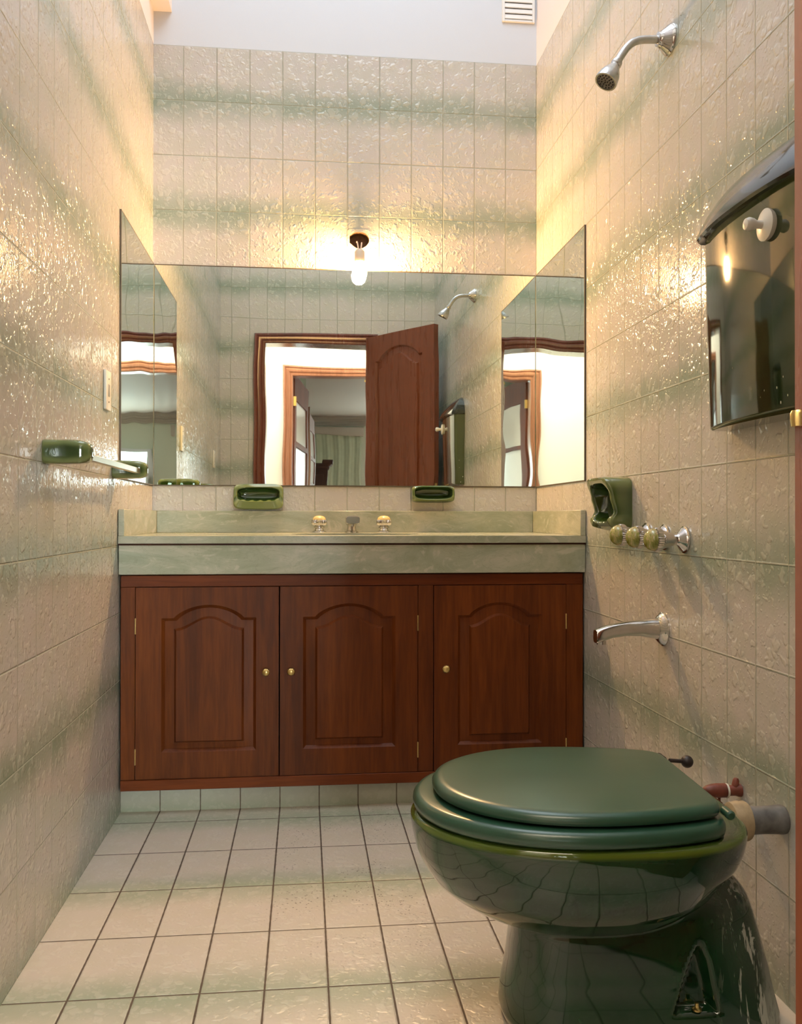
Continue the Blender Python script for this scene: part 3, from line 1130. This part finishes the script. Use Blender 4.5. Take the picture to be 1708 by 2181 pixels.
for (d, s) in ((0.0, 1.0), (0.03, 0.985), (0.08, 0.93), (0.12, 0.8), (0.145, 0.55), (0.152, 0.12)):
    rings.append([Vector((BX + BA * s * math.cos(2 * PI * k / NS), BY + BB * s * math.sin(2 * PI * k / NS), CT - 0.0225 - d)) for k in range(NS)])
for (d, s) in ((0.160, 0.12), (0.153, 0.58), (0.125, 0.84), (0.08, 0.97), (0.03, 1.02), (0.0, 1.035)):
    rings.append([Vector((BX + BA * s * math.cos(2 * PI * k / NS), BY + BB * s * math.sin(2 * PI * k / NS), CT - 0.0225 - d)) for k in range(NS)])
loft(bm, rings, closed=True)
bs = thing('wash_basin', (BX, BY, CT - 0.18), 'oval green basin sunk under the marble counter', 'basin')
mk('bowl', bm, M['soap_green'], bs)
bm = NB()
lathe(bm, [(0, 0.004), (0, 0.022), (0.004, 0.022), (0.006, 0.016), (0.003, 0.008), (0.003, 0.0)], (BX, BY, CT - 0.0225 - 0.157), (0, 0, 1), 24)
mk('drain', bm, M['chrome'], bs)


# faucet trio on the counter
def tap_knob(x, lab):
    y = -0.062
    t = thing('tap_handle', (x, y, CT), lab, 'tap handle', 'basin tap handles')
    bm = NB()
    lathe(bm, [(0, 0.0), (0, 0.026), (0.003, 0.027), (0.006, 0.024), (0.009, 0.017), (0.014, 0.015), (0.018, 0.020), (0.022, 0.020), (0.024, 0.015), (0.028, 0.015)],
          (x, y, CT), (0, 0, 1), 32)
    mk('base', bm, M['chrome'], t)
    bm = NB()
    lathe(bm, [(0.026, 0.012), (0.027, 0.022), (0.031, 0.0265), (0.036, 0.0275), (0.044, 0.0275), (0.047, 0.0255), (0.048, 0.02)], (x, y, CT), (0, 0, 1), 80, rib=(1, 5, 20, 0.003))
    mk('fluted_ring', bm, M['chrome'], t)
    bm = NB()
    lathe(bm, [(0.046, 0.024), (0.050, 0.024), (0.056, 0.021), (0.061, 0.014), (0.063, 0.0)], (x, y, CT), (0, 0, 1), 32)
    mk('cap', bm, M['amber'], t, label='amber stone cap')
    return t


tap_knob(0.603, 'fluted chrome and amber basin tap handle left of the spout')
tap_knob(0.839, 'fluted chrome and amber basin tap handle right of the spout')
sp = thing('basin_spout', (0.721, -0.06, CT), 'small chrome basin spout between the two counter tap handles', 'faucet')
bm = NB()
lathe(bm, [(0, 0.0), (0, 0.026), (0.004, 0.025), (0.008, 0.018), (0.02, 0.016), (0.036, 0.016)], (0.721, -0.055, CT), (0, 0, 1), 28)
mk('base', bm, M['chrome'], sp)
bm = NB()
rings = []
for (y, zc, w, h) in ((-0.030, 0.034, 0.016, 0.008), (-0.045, 0.040, 0.022, 0.014), (-0.075, 0.046, 0.0245, 0.015), (-0.115, 0.048, 0.025, 0.014), (-0.145, 0.046, 0.025, 0.014), (-0.150, 0.046, 0.0235, 0.0125)):
    ring = []
    for k in range(24):
        a = 2 * PI * k / 24
        c, s = math.cos(a), math.sin(a)
        ring.append(Vector((0.721 + w * math.copysign(abs(c) ** 0.45, c), y, CT + zc + h * math.copysign(abs(s) ** 0.45, s))))
    rings.append(ring)
loft(bm, rings)
mk('spout', bm, M['chrome'], sp)
bm = NB()
lathe(bm, [(0, 0.012), (0.010, 0.012), (0.010, 0.009)], (0.721, -0.132, CT + 0.034), (0, 0, -1), 20)
mk('aerator', bm, M['dull_chrome'], sp)


# ------------------------------------------------------------------ soap dishes
def soap_dish(name, org, ex, ey, w, zs, depth, lab, cav, rise=0.0, wave=True, rad=0.018):
    """org: world point on the wall at the dish's centre bottom; ex along wall, ey outwards. depth: list of (z, d)"""
    ez = Vector((0, 0, 1))
    ex, ey = Vector(ex), Vector(ey)
    z0, z1 = zs
    t = thing(name, tuple(org), lab, 'soap dish')

    def dep(z):
        for (a, b) in zip(depth[:-1], depth[1:]):
            if z <= b[0]:
                k = (z - a[0]) / (b[0] - a[0]) if b[0] > a[0] else 0
                k = k * k * (3 - 2 * k)
                return a[1] + (b[1] - a[1]) * k
        return depth[-1][1]
    n = 72

    def ring(inset, rr, dfun, z0_=z0, z1_=z1, wv=0.0):
        hw, hh = w / 2 - inset, (z1_ - z0_) / 2 - inset
        zc = (z0_ + z1_) / 2
        r = min(rr, hw, hh)
        pts = []
        for k in range(n):
            a = 2 * PI * k / n
            c, s = math.cos(a), math.sin(a)
            ex_ = 6.0 if rr < 0.03 else 3.6
            m = 1 / (abs(c) ** ex_ + abs(s) ** ex_) ** (1 / ex_)
            x, z = hw * c * m, zc + hh * s * m
            if wv and s < -0.5:
                z += wv * math.sin(x / w * 2 * PI * 6)
            pts.append(Vector(org) + ex * x + ez * (z - z0) + ey * dfun(z))
        return pts
    cx, cz0, cz1 = cav
    rings = [ring(0.001, rad, lambda z: 0.0002), ring(0.0, rad, lambda z: 0.003),
             ring(0.0, rad, lambda z: dep(z) - 0.007), ring(0.002, rad, lambda z: dep(z) - 0.002), ring(0.005, rad, lambda z: dep(z))]
    rings += [ring(cx - 0.003, 0.04, lambda z: dep(z) + 0.0005, z0 + cz0, z1 - cz1), ring(cx, 0.04, lambda z: dep(z) - 0.002, z0 + cz0, z1 - cz1, 0.0015 if wave else 0)]
    rings += [ring(cx + 0.002, 0.04, lambda z: dep(z) - 0.010, z0 + cz0, z1 - cz1, 0.0022 if wave else 0),
              ring(cx + 0.004, 0.04, lambda z: 0.45 * dep(z) + 0.006, z0 + cz0, z1 - cz1), ring(cx + 0.010, 0.04, lambda z: 0.016, z0 + cz0, z1 - cz1),
              ring(cx + 0.020, 0.04, lambda z: 0.012, z0 + cz0, z1 - cz1)]
    bm = NB()
    loft(bm, rings)
    mk('dish', bm, M['soap_green'], t)
    return t


soap_dish('soap_dish', (0.383, 0, 0.918), (1, 0, 0), (0, -1, 0), 0.180, (0.918, 1.012), [(0.918, 0.052), (0.935, 0.060), (0.96, 0.050), (1.0, 0.040), (1.012, 0.036)],
          'green ceramic soap dish with rounded recess below the mirror, left of the basin', (0.014, 0.018, 0.0))
soap_dish('soap_dish', (1.024, 0, 0.944), (1, 0, 0), (0, -1, 0), 0.158, (0.944, 1.008), [(0.944, 0.028), (0.954, 0.055), (0.97, 0.062), (1.0, 0.060), (1.008, 0.052)],
          'shallow green ceramic holder below the mirror, right of the basin', (0.008, 0.006, -0.004), wave=False, rad=0.012)
soap_dish('soap_dish', (W, -0.912, 0.853), (0, 1, 0), (-1, 0, 0), 0.180, (0.853, 1.002),
          [(0.853, 0.026), (0.868, 0.058), (0.885, 0.060), (0.905, 0.047), (0.95, 0.058), (1.002, 0.076)],
          'tall green ceramic soap scoop on the right wall above the shower taps', (0.017, 0.008, 0.0))

# ------------------------------------------------------------------ towel bar
tb = thing('towel_bar', (0.0, -1.0, 1.0), 'towel bar with green ceramic ends on the left wall', 'towel rail')
for (yc, zc) in ((-1.345, 1.030), (-0.660, 1.028)):
    bm = NB()
    rings = []
    for (x, hw, hh) in ((0.0005, 0.033, 0.026), (0.004, 0.034, 0.0265), (0.045, 0.032, 0.0265), (0.074, 0.030, 0.025), (0.086, 0.027, 0.022), (0.093, 0.021, 0.017), (0.096, 0.011, 0.009)):
        ring = []
        for k in range(32):
            a = 2 * PI * k / 32
            c, s = math.cos(a), math.sin(a)
            m = 1 / (abs(c) ** 5 + abs(s) ** 5) ** 0.2
            ring.append(Vector((x, yc + hw * c * m, zc + hh * s * m)))
        rings.append(ring)
    loft(bm, rings)
    mk('bracket', bm, M['soap_green'], tb)
bm = NB()
box(bm, 0.066, 0.080, -1.320, -0.685, 1.016, 1.031, 0.001, 1)
mk('bar', bm, M['satin'], tb)


# ------------------------------------------------------------------ switch plates
def plate(y0, y1, z0, z1, lab, name='switch_plate'):
    t = thing(name, (0, (y0 + y1) / 2, z0), lab, 'switch')
    bm = NB()
    box(bm, 0.0003, 0.008, y0, y1, z0, z1, 0.0015, 2)
    mk('plate', bm, M['white_plastic'], t)
    bm = NB()
    ym, zm = (y0 + y1) / 2, (z0 + z1) / 2
    box(bm, 0.0075, 0.0095, ym - 0.009, ym + 0.009, zm - 0.017, zm + 0.017, 0.0008, 1)
    mk('outlet', bm, M['satin'], t)
    for dz in (-0.032, 0.032):
        bm = NB()
        lathe(bm, [(0.0075, 0.0), (0.0075, 0.003), (0.009, 0.002), (0.009, 0.0)], (0, ym, zm + dz), (1, 0, 0), 12)
        mk('screw', bm, M['dark_wood'], t)


plate(-0.800, -0.738, 1.188, 1.297, 'cream outlet plate on the left wall next to the side mirror')
plate(-2.24, -2.17, 1.19, 1.30, 'cream switch plate near the door, seen in the back mirror', 'light_switch')

# ------------------------------------------------------------------ bare bulb hanging out of the wall box
lf = thing('light_fixture', (0.751, 0.0, 1.9), 'lit bare bulb in a cream socket hanging from the wall above the mirror', 'lamp')
bm = NB()
prof = []
hole = []
cxh, czh = 0.7515, 1.925
for k in range(28):
    a = 2 * PI * k / 28
    hole.append((cxh + 0.0365 * math.cos(a) * (1.12 if 2.5 < a < 3.8 else 1.0), czh + 0.031 * math.sin(a) * (1 + 0.05 * math.sin(3 * a))))
rings = [[Vector((cxh + (x - cxh) * 1.0, -0.0006, czh + (z - czh) * 1.0)) for x, z in hole],
         [Vector((cxh + (x - cxh) * 0.96, 0.012, czh + (z - czh) * 0.96)) for x, z in hole],
         [Vector((cxh + (x - cxh) * 0.9, 0.035, czh + (z - czh) * 0.9)) for x, z in hole],
         [Vector((cxh + (x - cxh) * 0.3, 0.038, czh + (z - czh) * 0.3)) for x, z in hole]]
vr = loft(bm, rings, cap0=False)
mk('wall_box', bm, M['box_brown'], lf, label='rusty brown wall box')
# tile infill between the square cut-out and the round hole
bm = NB()
lay = bm.loops.layers.uv.verify()
hx0, hx1, hz0, hz1 = 0.715, 0.788, 1.893, 1.955
vin = [bm.verts.new((x, -0.0006, z)) for x, z in hole]
vout = []
for x, z in hole:
    dx, dz = x - cxh, z - czh
    t = min(0.046 / abs(dx) if abs(dx) > 1e-6 else 9e9, 0.040 / abs(dz) if abs(dz) > 1e-6 else 9e9)
    vout.append(bm.verts.new((cxh + dx * t, -0.0006, czh + dz * t)))
for k in range(28):
    f = bm.faces.new((vin[k], vin[(k + 1) % 28], vout[(k + 1) % 28], vout[k]))
    for l in f.loops:
        l[lay].uv = ((l.vert.co.x - W) / 0.12 + 60, l.vert.co.z / H)
mk_keep('wall_patch', bm, [T])
for sx_, top in ((-0.004, (0.742, 0.010, 1.918)), (0.004, (0.760, 0.006, 1.913))):
    bm = NB()
    tube(bm, bez([top, (top[0], -0.014, top[2] + 0.004), (0.7505 + sx_ * 1.6, -0.031, 1.895), (0.7505 + sx_, -0.031, 1.876)], 12), 0.0026, 8)
    mk('wire', bm, M['wire'], lf)
bm = NB()
BXc, BYc = 0.7505, -0.031
lathe(bm, [(0.0, 0.004), (0.0, 0.011), (0.006, 0.016), (0.010, 0.0185), (0.046, 0.0195), (0.048, 0.017)], (BXc, BYc, 1.880), (0, 0, -1), 28)
mk('socket', bm, M['porcelain'], lf)
bm = NB()
lathe(bm, [(0.0, 0.013), (0.006, 0.014), (0.014, 0.018), (0.024, 0.0235), (0.036, 0.0272), (0.048, 0.0268), (0.060, 0.0220), (0.068, 0.0135), (0.072, 0.0)], (BXc, BYc, 1.8335), (0, 0, -1), 32)
mk('bulb', bm, M['bulb'], lf)

# ------------------------------------------------------------------ shower head
sh = thing('wall_shower', (W, -1.255, 2.045), 'dull chrome shower head on a bent arm high on the right wall', 'shower')
bm = NB()
lathe(bm, [(0.0003, 0.0), (0.0003, 0.037), (0.004, 0.037), (0.010, 0.033), (0.022, 0.022), (0.030, 0.0165), (0.033, 0.0165), (0.034, 0.012)], (W, -1.255, 2.045), (-1, 0, 0), 36)
mk('flange', bm, M['chrome'], sh)
bm = NB()
pts = [Vector((W - 0.01, -1.255, 2.045)), Vector((W - 0.04, -1.255, 2.044))] + bez([(1.372, -1.255, 2.043), (1.325, -1.257, 2.040), (1.316, -1.259, 2.020), (1.290, -1.262, 1.978)], 14)
tube(bm, pts, 0.0095, 18)
mk('arm', bm, M['dull_chrome'], sh)
bm = NB()
hd = Vector((-0.50, -0.14, -0.85)).normalized()
hc = Vector((1.292, -1.262, 1.981))
lathe(bm, [(0.0, 0.0), (0.0, 0.0125), (0.008, 0.0135), (0.012, 0.0115), (0.016, 0.0125), (0.034, 0.0215), (0.040, 0.0235), (0.042, 0.0245), (0.060, 0.0275), (0.064, 0.0270), (0.064, 0.0235), (0.0615, 0.0235), (0.0615, 0.0)], hc, hd, 36)
mk('head', bm, M['dull_chrome'], sh)
bm = NB()
t1 = hd.orthogonal().normalized()
t2 = hd.cross(t1)
lathe(bm, [(0.0610, 0.0), (0.0610, 0.0232), (0.0622, 0.0228), (0.0622, 0.0)], hc, hd, 36)
mk('spray_plate', bm, M['pipe'], sh)
bm = NB()
for (rr, nn) in ((0.018, 14), (0.011, 9), (0.004, 3)):
    for k in range(nn):
        a = 2 * PI * k / nn
        lathe(bm, [(0.0, 0.0016), (0.0025, 0.0012), (0.0025, 0.0)], hc + hd * 0.0620 + (t1 * math.cos(a) + t2 * math.sin(a)) * rr, hd, 8)
mk('nozzle', bm, M['dark'], sh)


# ------------------------------------------------------------------ shower taps
def shower_tap(lab):
    y, z = -1.338, 0.840
    t = thing('shower_tap', (W, y, z), lab, 'tap handle', 'three shower tap handles in a row')
    c = (W, y, z)
    bm = NB()
    lathe(bm, [(0.0003, 0.0), (0.0003, 0.031), (0.004, 0.0315), (0.006, 0.028), (0.010, 0.0265), (0.018, 0.015), (0.024, 0.0125), (0.036, 0.0125)], c, (-1, 0, 0), 40)
    mk('flange', bm, M['chrome'], t)
    bm = NB()
    lathe(bm, [(0.030, 0.012), (0.031, 0.0145), (0.050, 0.0200), (0.058, 0.0235), (0.060, 0.0268), (0.063, 0.0280), (0.072, 0.0285), (0.075, 0.0280), (0.0755, 0.022)], c, (-1, 0, 0), 96, rib=(4, 7, 30, 0.0024))
    mk('fluted_handle', bm, M['chrome'], t)
    bm = NB()
    lathe(bm, [(0.0745, 0.0255), (0.078, 0.0262), (0.084, 0.0250), (0.091, 0.0205), (0.096, 0.0135), (0.0985, 0.006), (0.099, 0.0)], c, (-1, 0, 0), 36)
    mk('cap', bm, M['onyx'], t, label='green onyx cap')
    return t


s0 = shower_tap('onyx-capped chrome shower tap handle nearest the toilet, with its wall flange in view')
dup(s0, (W, -1.222, 0.843), 'middle onyx-capped chrome shower tap handle of the row of three')
dup(s0, (W, -1.106, 0.846), 'onyx-capped chrome shower tap handle under the green soap scoop')

# ------------------------------------------------------------------ low spout
ls = thing('bath_spout', (W, -1.21, 0.617), 'long chrome spout on the right wall below the shower taps', 'faucet')
bm = NB()
lathe(bm, [(0.0003, 0.0), (0.0003, 0.041), (0.004, 0.041), (0.006, 0.038), (0.010, 0.036), (0.018, 0.026), (0.020, 0.02)], (W, -1.21, 0.617), (-1, 0, 0), 40)
mk('flange', bm, M['chrome'], ls)
bm = NB()
rings = []
for (x, zc, w, h) in ((1.418, 0.617, 0.024, 0.026), (1.395, 0.619, 0.023, 0.024), (1.365, 0.620, 0.020, 0.0195), (1.33, 0.619, 0.0175, 0.0170), (1.295, 0.614, 0.0165, 0.0165), (1.272, 0.607, 0.016, 0.0170), (1.258, 0.602, 0.016, 0.0170), (1.2545, 0.601, 0.015, 0.0155)):
    ring = []
    for k in range(28):
        a = 2 * PI * k / 28
        c, s = math.cos(a), math.sin(a)
        e = 0.5 if x < 1.36 else 0.8
        ring.append(Vector((x, -1.21 + w * math.copysign(abs(c) ** e, c), zc + h * math.copysign(abs(s) ** e, s))))
    rings.append(ring)
loft(bm, rings)
mk('spout', bm, M['chrome'], ls)
bm = NB()
lathe(bm, [(0, 0.0115), (0.008, 0.0115), (0.008, 0.008)], (1.270, -1.21, 0.590), (0, 0, -1), 20)
mk('outlet', bm, M['dull_chrome'], ls)

# ------------------------------------------------------------------ wall tank
tk = thing('toilet_tank', (W, -1.76, 1.07), 'tall dark green ceramic toilet tank hung on the right wall', 'toilet tank')
TY0, TY1 = -1.995, -1.547


def tank_ring(z, s, ys, tip=0.0, pw=2.4):
    ring = [Vector((W - 0.0005, TY1 - (1 - ys) * 0.24, z))]
    n = 30
    yc, hy = (TY0 + TY1) / 2, (TY1 - TY0) / 2 * ys
    for k in range(n + 1):
        t = 1 - 2 * k / n
        tt = math.copysign(abs(t) ** 0.75, t)
        d = (0.049 + 0.022 * (1 - abs(tt) ** pw)) * s + tip
        if abs(tt) > 0.97:
            d *= 0.86 if abs(tt) > 0.995 else 0.97
        ring.append(Vector((W - d, yc + hy * tt, z)))
    ring.append(Vector((W - 0.0005, TY0 + (1 - ys) * 0.24, z)))
    return ring


bm = NB()
loft(bm, [tank_ring(z, s, ys) for (z, s, ys) in ((1.070, 0.86, 0.955), (1.073, 0.90, 0.965), (1.08, 0.92, 0.968), (1.20, 0.98, 0.975), (1.32, 1.04, 0.985), (1.472, 1.08, 0.99))])
mk('body', bm, M['tank'], tk)
bm = NB()
loft(bm, [tank_ring(z, s, ys, tip) for (z, s, ys, tip) in ((1.462, 1.12, 1.00, 0.002), (1.459, 1.18, 1.015, 0.007), (1.464, 1.20, 1.025, 0.009), (1.472, 1.19, 1.025, 0.008),
                                                          (1.490, 1.12, 1.005, 0.005), (1.512, 0.98, 0.965, 0.002), (1.532, 0.80, 0.91, 0), (1.550, 0.58, 0.83, 0), (1.561, 0.36, 0.76, 0), (1.566, 0.14, 0.70, 0))])
mk('lid', bm, M['tank_lid'], tk)
bm = NB()
kc = (W - 0.076, -1.848, 1.402)
lathe(bm, [(-0.010, 0.0), (-0.010, 0.022), (0.0, 0.0275), (0.005, 0.028), (0.008, 0.022), (0.010, 0.010), (0.012, 0.0)], kc, (-1, 0, 0), 32)
ro = mk('rosette', bm, M['white_plastic'], tk, label='white round rosette')
bm = NB()
lathe(bm, [(0.008, 0.0075), (0.020, 0.0070), (0.026, 0.0105), (0.034, 0.0120), (0.040, 0.0095), (0.043, 0.0)], kc, (-1, 0, 0), 28)
mk('push_knob', bm, M['white_plastic'], ro)

# ------------------------------------------------------------------ toilet (local: origin at rear centre on the floor, front towards -x)
OX, OY = 1.30, -1.775
to = thing('toilet', (OX, OY, 0), 'dark green glazed toilet with limescale streaks and closed painted lid', 'toilet', rz=math.radians(-4.0))
CXT = -0.27


def rad(th, xl, xr, b, nl=2.1, nr=2.6):
    c, s = math.cos(th), math.sin(th)
    ax = (xr - CXT) if c > 0 else (CXT - xl)
    n = nr if c > 0 else nl
    if ax <= 0.001 or b <= 0.001:
        return 0.0
    return 1.0 / ((abs(c) / ax) ** n + (abs(s) / b) ** n) ** (1.0 / n)


BOWL = [(0.372, -0.550, 0.004, 0.210), (0.370, -0.558, 0.010, 0.218), (0.364, -0.562, 0.014, 0.222), (0.352, -0.562, 0.014, 0.222), (0.33, -0.558, 0.010, 0.217),
        (0.305, -0.552, 0.000, 0.209), (0.28, -0.540, -0.025, 0.199), (0.25, -0.520, -0.045, 0.184), (0.227, -0.492, -0.075, 0.166), (0.205, -0.455, -0.105, 0.142),
        (0.192, -0.420, -0.14, 0.118), (0.184, -0.385, -0.17, 0.10), (0.178, -0.33, -0.22, 0.04), (0.16, -0.272, -0.268, 0.0), (0.0, -0.272, -0.268, 0.0)]
PED = [(0.372, -0.275, -0.265, 0.0), (0.272, -0.275, -0.02, 0.03), (0.262, -0.29, 0.000, 0.05), (0.245, -0.33, 0.022, 0.072), (0.225, -0.37, 0.037, 0.086),
       (0.20, -0.384, 0.046, 0.094), (0.178, -0.383, 0.052, 0.100), (0.15, -0.384, 0.060, 0.102), (0.10, -0.390, 0.073, 0.105), (0.05, -0.399, 0.084, 0.111), (0.02, -0.402, 0.092, 0.115),
       (0.006, -0.397, 0.090, 0.113), (0.0, -0.390, 0.085, 0.108)]


def interp(tab, z):
    for a, b in zip(tab[:-1], tab[1:]):
        if b[0] <= z <= a[0]:
            k = (a[0] - z) / (a[0] - b[0]) if a[0] > b[0] else 0
            return [a[i] + (b[i] - a[i]) * k for i in (1, 2, 3)]
    return list(tab[-1][1:])


bm = NB()
NSG = 420
zs = [0.372 * (1 - i / 124) for i in range(125)]
rings = []
for z in zs:
    # short smoothing window over z
    ks = [(z + o) for o in (-0.006, -0.003, 0, 0.003, 0.006)] if 0.03 < z < 0.355 else [z]
    bp = [sum(v) / len(ks) for v in zip(*[interp(BOWL, q) for q in ks])]
    pp = [sum(v) / len(ks) for v in zip(*[interp(PED, q) for q in ks])]
    ring = []
    for k in range(NSG):
        th = 2 * PI * k / NSG
        rb = rad(th, *bp, nl=2.05, nr=3.0)
        rp = rad(th, *pp, nl=2.6, nr=3.4)
        r = (rb ** 14 + rp ** 14) ** (1 / 14) if max(rb, rp) > 0 else 0.001
        x, y = CXT + r * math.cos(th), r * math.sin(th)
        # bolt recess on both flanks of the foot
        if z < 0.19 and z > 0.048:
            top = 0.178
            f = (top - z) / (top - 0.05)
            xm = -0.072
            half = 0.042 * max(0.0, f) ** 0.8
            dx = abs(x - (xm - 0.012 * f))
            if dx < half and f > 0:
                e = min(1.0, (half - dx) / 0.014)
                e = e * e * (3 - 2 * e)
                lowe = min(1.0, (z - 0.048) / 0.004)
                y -= math.copysign(0.032 * e * min(1, f * 3) * lowe, y) if abs(y) > 0.05 else 0
        ring.append(Vector((OX + x, OY + y, z)))
    rings.append(ring)
# roll the rim inwards so the bowl has a cavity under the seat
for (z, s) in ((0.3735, 0.955), (0.368, 0.80), (0.33, 0.74), (0.26, 0.60), (0.20, 0.35)):
    rings.insert(0, [Vector((OX + CXT + 0.01 + (p.x - OX - CXT) * s - (0.02 if s < 0.9 else 0), OY + (p.y - OY) * s, z)) for p in rings[-len(zs)]])
loft(bm, rings)
body = mk('bowl', bm, M['toilet'], to, sharp=False)


def lid_pt(th, grow=0.0, nose=0.0):
    c, s = math.cos(th), math.sin(th)
    cx = -0.275
    b = 0.213 + grow
    if c < 0:
        a = 0.248 + grow + nose
        r = 1 / ((abs(c) / a) ** 2.1 + (abs(s) / b) ** 2.1) ** (1 / 2.1)
        return cx + r * c, r * s
    a = 0.216 + grow * 0.4
    n = 14.0
    r = 1 / ((abs(c) / a) ** n + (abs(s) / b) ** n) ** (1 / n)
    x, y = r * c, r * s
    return cx + x, y * (1 - 0.20 * (x / a) ** 2)


NL = 240


def slab(bm, prof, grow=0.0, closed=False, z=0.0, nose=0.0):
    rings = []
    for (g, zz) in prof:
        rings.append([Vector((OX + lid_pt(2 * PI * k / NL, grow + g, nose)[0], OY + lid_pt(2 * PI * k / NL, grow + g, nose)[1], z + zz)) for k in range(NL)])
    loft(bm, rings, closed=closed)


bm = NB()
slab(bm, [(-0.075, 0.0), (-0.006, 0.0), (0.0, 0.004), (0.003, 0.012), (0.002, 0.020), (-0.003, 0.026), (-0.010, 0.028), (-0.060, 0.028), (-0.075, 0.022)], grow=0.012, closed=True, z=0.3735, nose=0.020)
seat = mk('seat', bm, M['green_lid'], to)
bm = NB()
slab(bm, [(-0.010, 0.0), (-0.003, 0.002), (0.0, 0.007), (0.0, 0.012), (-0.004, 0.018), (-0.012, 0.0215), (-0.020, 0.0222), (-0.09, 0.0235), (-0.17, 0.024)], grow=0.0, z=0.405)
mk('lid', bm, M['green_lid'], to)
for s in (-1, 1):
    bm = NB()
    c = Vector((OX - 0.054, OY + s * 0.165, 0.411))
    lathe(bm, [(-0.016, 0.0), (-0.016, 0.005), (-0.013, 0.0075), (0.013, 0.0075), (0.016, 0.005), (0.016, 0.0)], c, (0, 1, 0), 20)
    mk('hinge', bm, M['green_lid'] if s < 0 else M['black_rubber'], to)
bm = NB()
c = Vector((OX + 0.006, OY + 0.186, 0.398))
r = bmesh.ops.create_uvsphere(bm, u_segments=20, v_segments=14, radius=0.0125)
bmesh.ops.translate(bm, verts=r['verts'], vec=c)
tube(bm, [c - Vector((0.040, 0.012, -0.006)), c], 0.004, 10)
mk('hinge_cap', bm, M['black_rubber'], to, label='black round hinge cap')
bm = NB()
lathe(bm, [(0.0, 0.0), (0.0, 0.0085), (0.003, 0.0085), (0.005, 0.004), (0.012, 0.0035), (0.013, 0.0)], (OX - 0.078, OY - 0.092, 0.052), (0, 0, 1), 16)
mk('floor_bolt', bm, M['brass'], to)

# ------------------------------------------------------------------ pipes on the right wall
fp = thing('flush_pipe', (W, -1.763, 0.336), 'chalky grey flush pipe running from the wall into the back of the toilet', 'pipe')
bm = NB()
pr = [(0.0005, 0.0), (0.0005, 0.0255), (0.004, 0.0262), (0.010, 0.0262), (0.016, 0.0255), (0.04, 0.0245), (0.070, 0.0250), (0.085, 0.0245)]
lathe(bm, pr, (W, -1.763, 0.336), (-1, 0, 0), 32)
mk('pipe', bm, M['pipe'], fp)
bm = NB()
lathe(bm, [(0.072, 0.026), (0.072, 0.034), (0.075, 0.0355), (0.081, 0.0345), (0.087, 0.0360), (0.094, 0.0345), (0.102, 0.0335), (0.105, 0.026)], (W, -1.763, 0.336), (-1, 0, 0), 32)
mk('gasket', bm, M['rubber_cream'], fp, label='cream rubber gasket')
rp = thing('supply_stub', (W, -1.60, 0.342), 'short rust red water pipe stub with a white ring above the grey flush pipe', 'pipe')
bm = NB()
lathe(bm, [(0.0005, 0.0), (0.0005, 0.013), (0.006, 0.0125), (0.012, 0.0105), (0.028, 0.0105)], (W, -1.60, 0.340), (-1, 0, 0), 24)
lathe(bm, [(0.0, 0.007), (0.014, 0.0065), (0.018, 0.004), (0.019, 0.0)], (W - 0.012, -1.60, 0.347), (0.2, 0, 1), 16)
mk('elbow', bm, M['red_pvc'], rp)
bm = NB()
lathe(bm, [(0.028, 0.0), (0.028, 0.0145), (0.032, 0.0145), (0.032, 0.0)], (W, -1.60, 0.340), (-1, 0, 0), 24)
mk('ring', bm, M['white_plastic'], rp, label='white ring')
bm = NB()
lathe(bm, [(0.032, 0.0), (0.032, 0.0140), (0.050, 0.0142), (0.062, 0.0130), (0.072, 0.0100), (0.078, 0.006), (0.080, 0.0)], (W, -1.60, 0.340), (-1, 0, 0.02), 24)
lathe(bm, [(0.0, 0.003), (0.022, 0.003)], (W - 0.045, -1.60, 0.330), (0, 0, -1), 10)
mk('cap', bm, M['red_pvc'], rp)

# ------------------------------------------------------------------ vent
vt = thing('air_vent', (1.36, 0, 2.78), 'white slatted air vent high on the white back wall', 'vent')
VX0, VX1, VZ0, VZ1 = 1.292, 1.418, 2.772, 2.905
bm = NB()
for (x0, x1, z0, z1) in ((VX0, VX0 + 0.010, VZ0, VZ1), (VX1 - 0.010, VX1, VZ0, VZ1), (VX0 + 0.010, VX1 - 0.010, VZ0, VZ0 + 0.008), (VX0 + 0.010, VX1 - 0.010, VZ1 - 0.010, VZ1)):
    box(bm, x0, x1, -0.010, -0.0005, z0, z1, 0.001, 1)
mk('frame', bm, M['vent_white'], vt)
bm = NB()
box(bm, VX0 + 0.010, VX1 - 0.010, -0.0025, -0.0005, VZ0 + 0.008, VZ1 - 0.010)
mk('backing', bm, M['dark'], vt, smooth=False)
for k in range(5):
    z = VZ0 + 0.0105 + k * 0.0212
    bm = NB()
    pts = [Vector((VX0 + 0.010, -0.003, z + 0.001)), Vector((VX0 + 0.010, -0.009, z)), Vector((VX0 + 0.010, -0.0105, z + 0.002)), Vector((VX0 + 0.010, -0.006, z + 0.0185)), Vector((VX0 + 0.010, -0.003, z + 0.0185))]
    loft(bm, [pts, [p + Vector((VX1 - VX0 - 0.020, 0, 0)) for p in pts]])
    mk('slat', bm, M['vent_white'], vt, smooth=False)
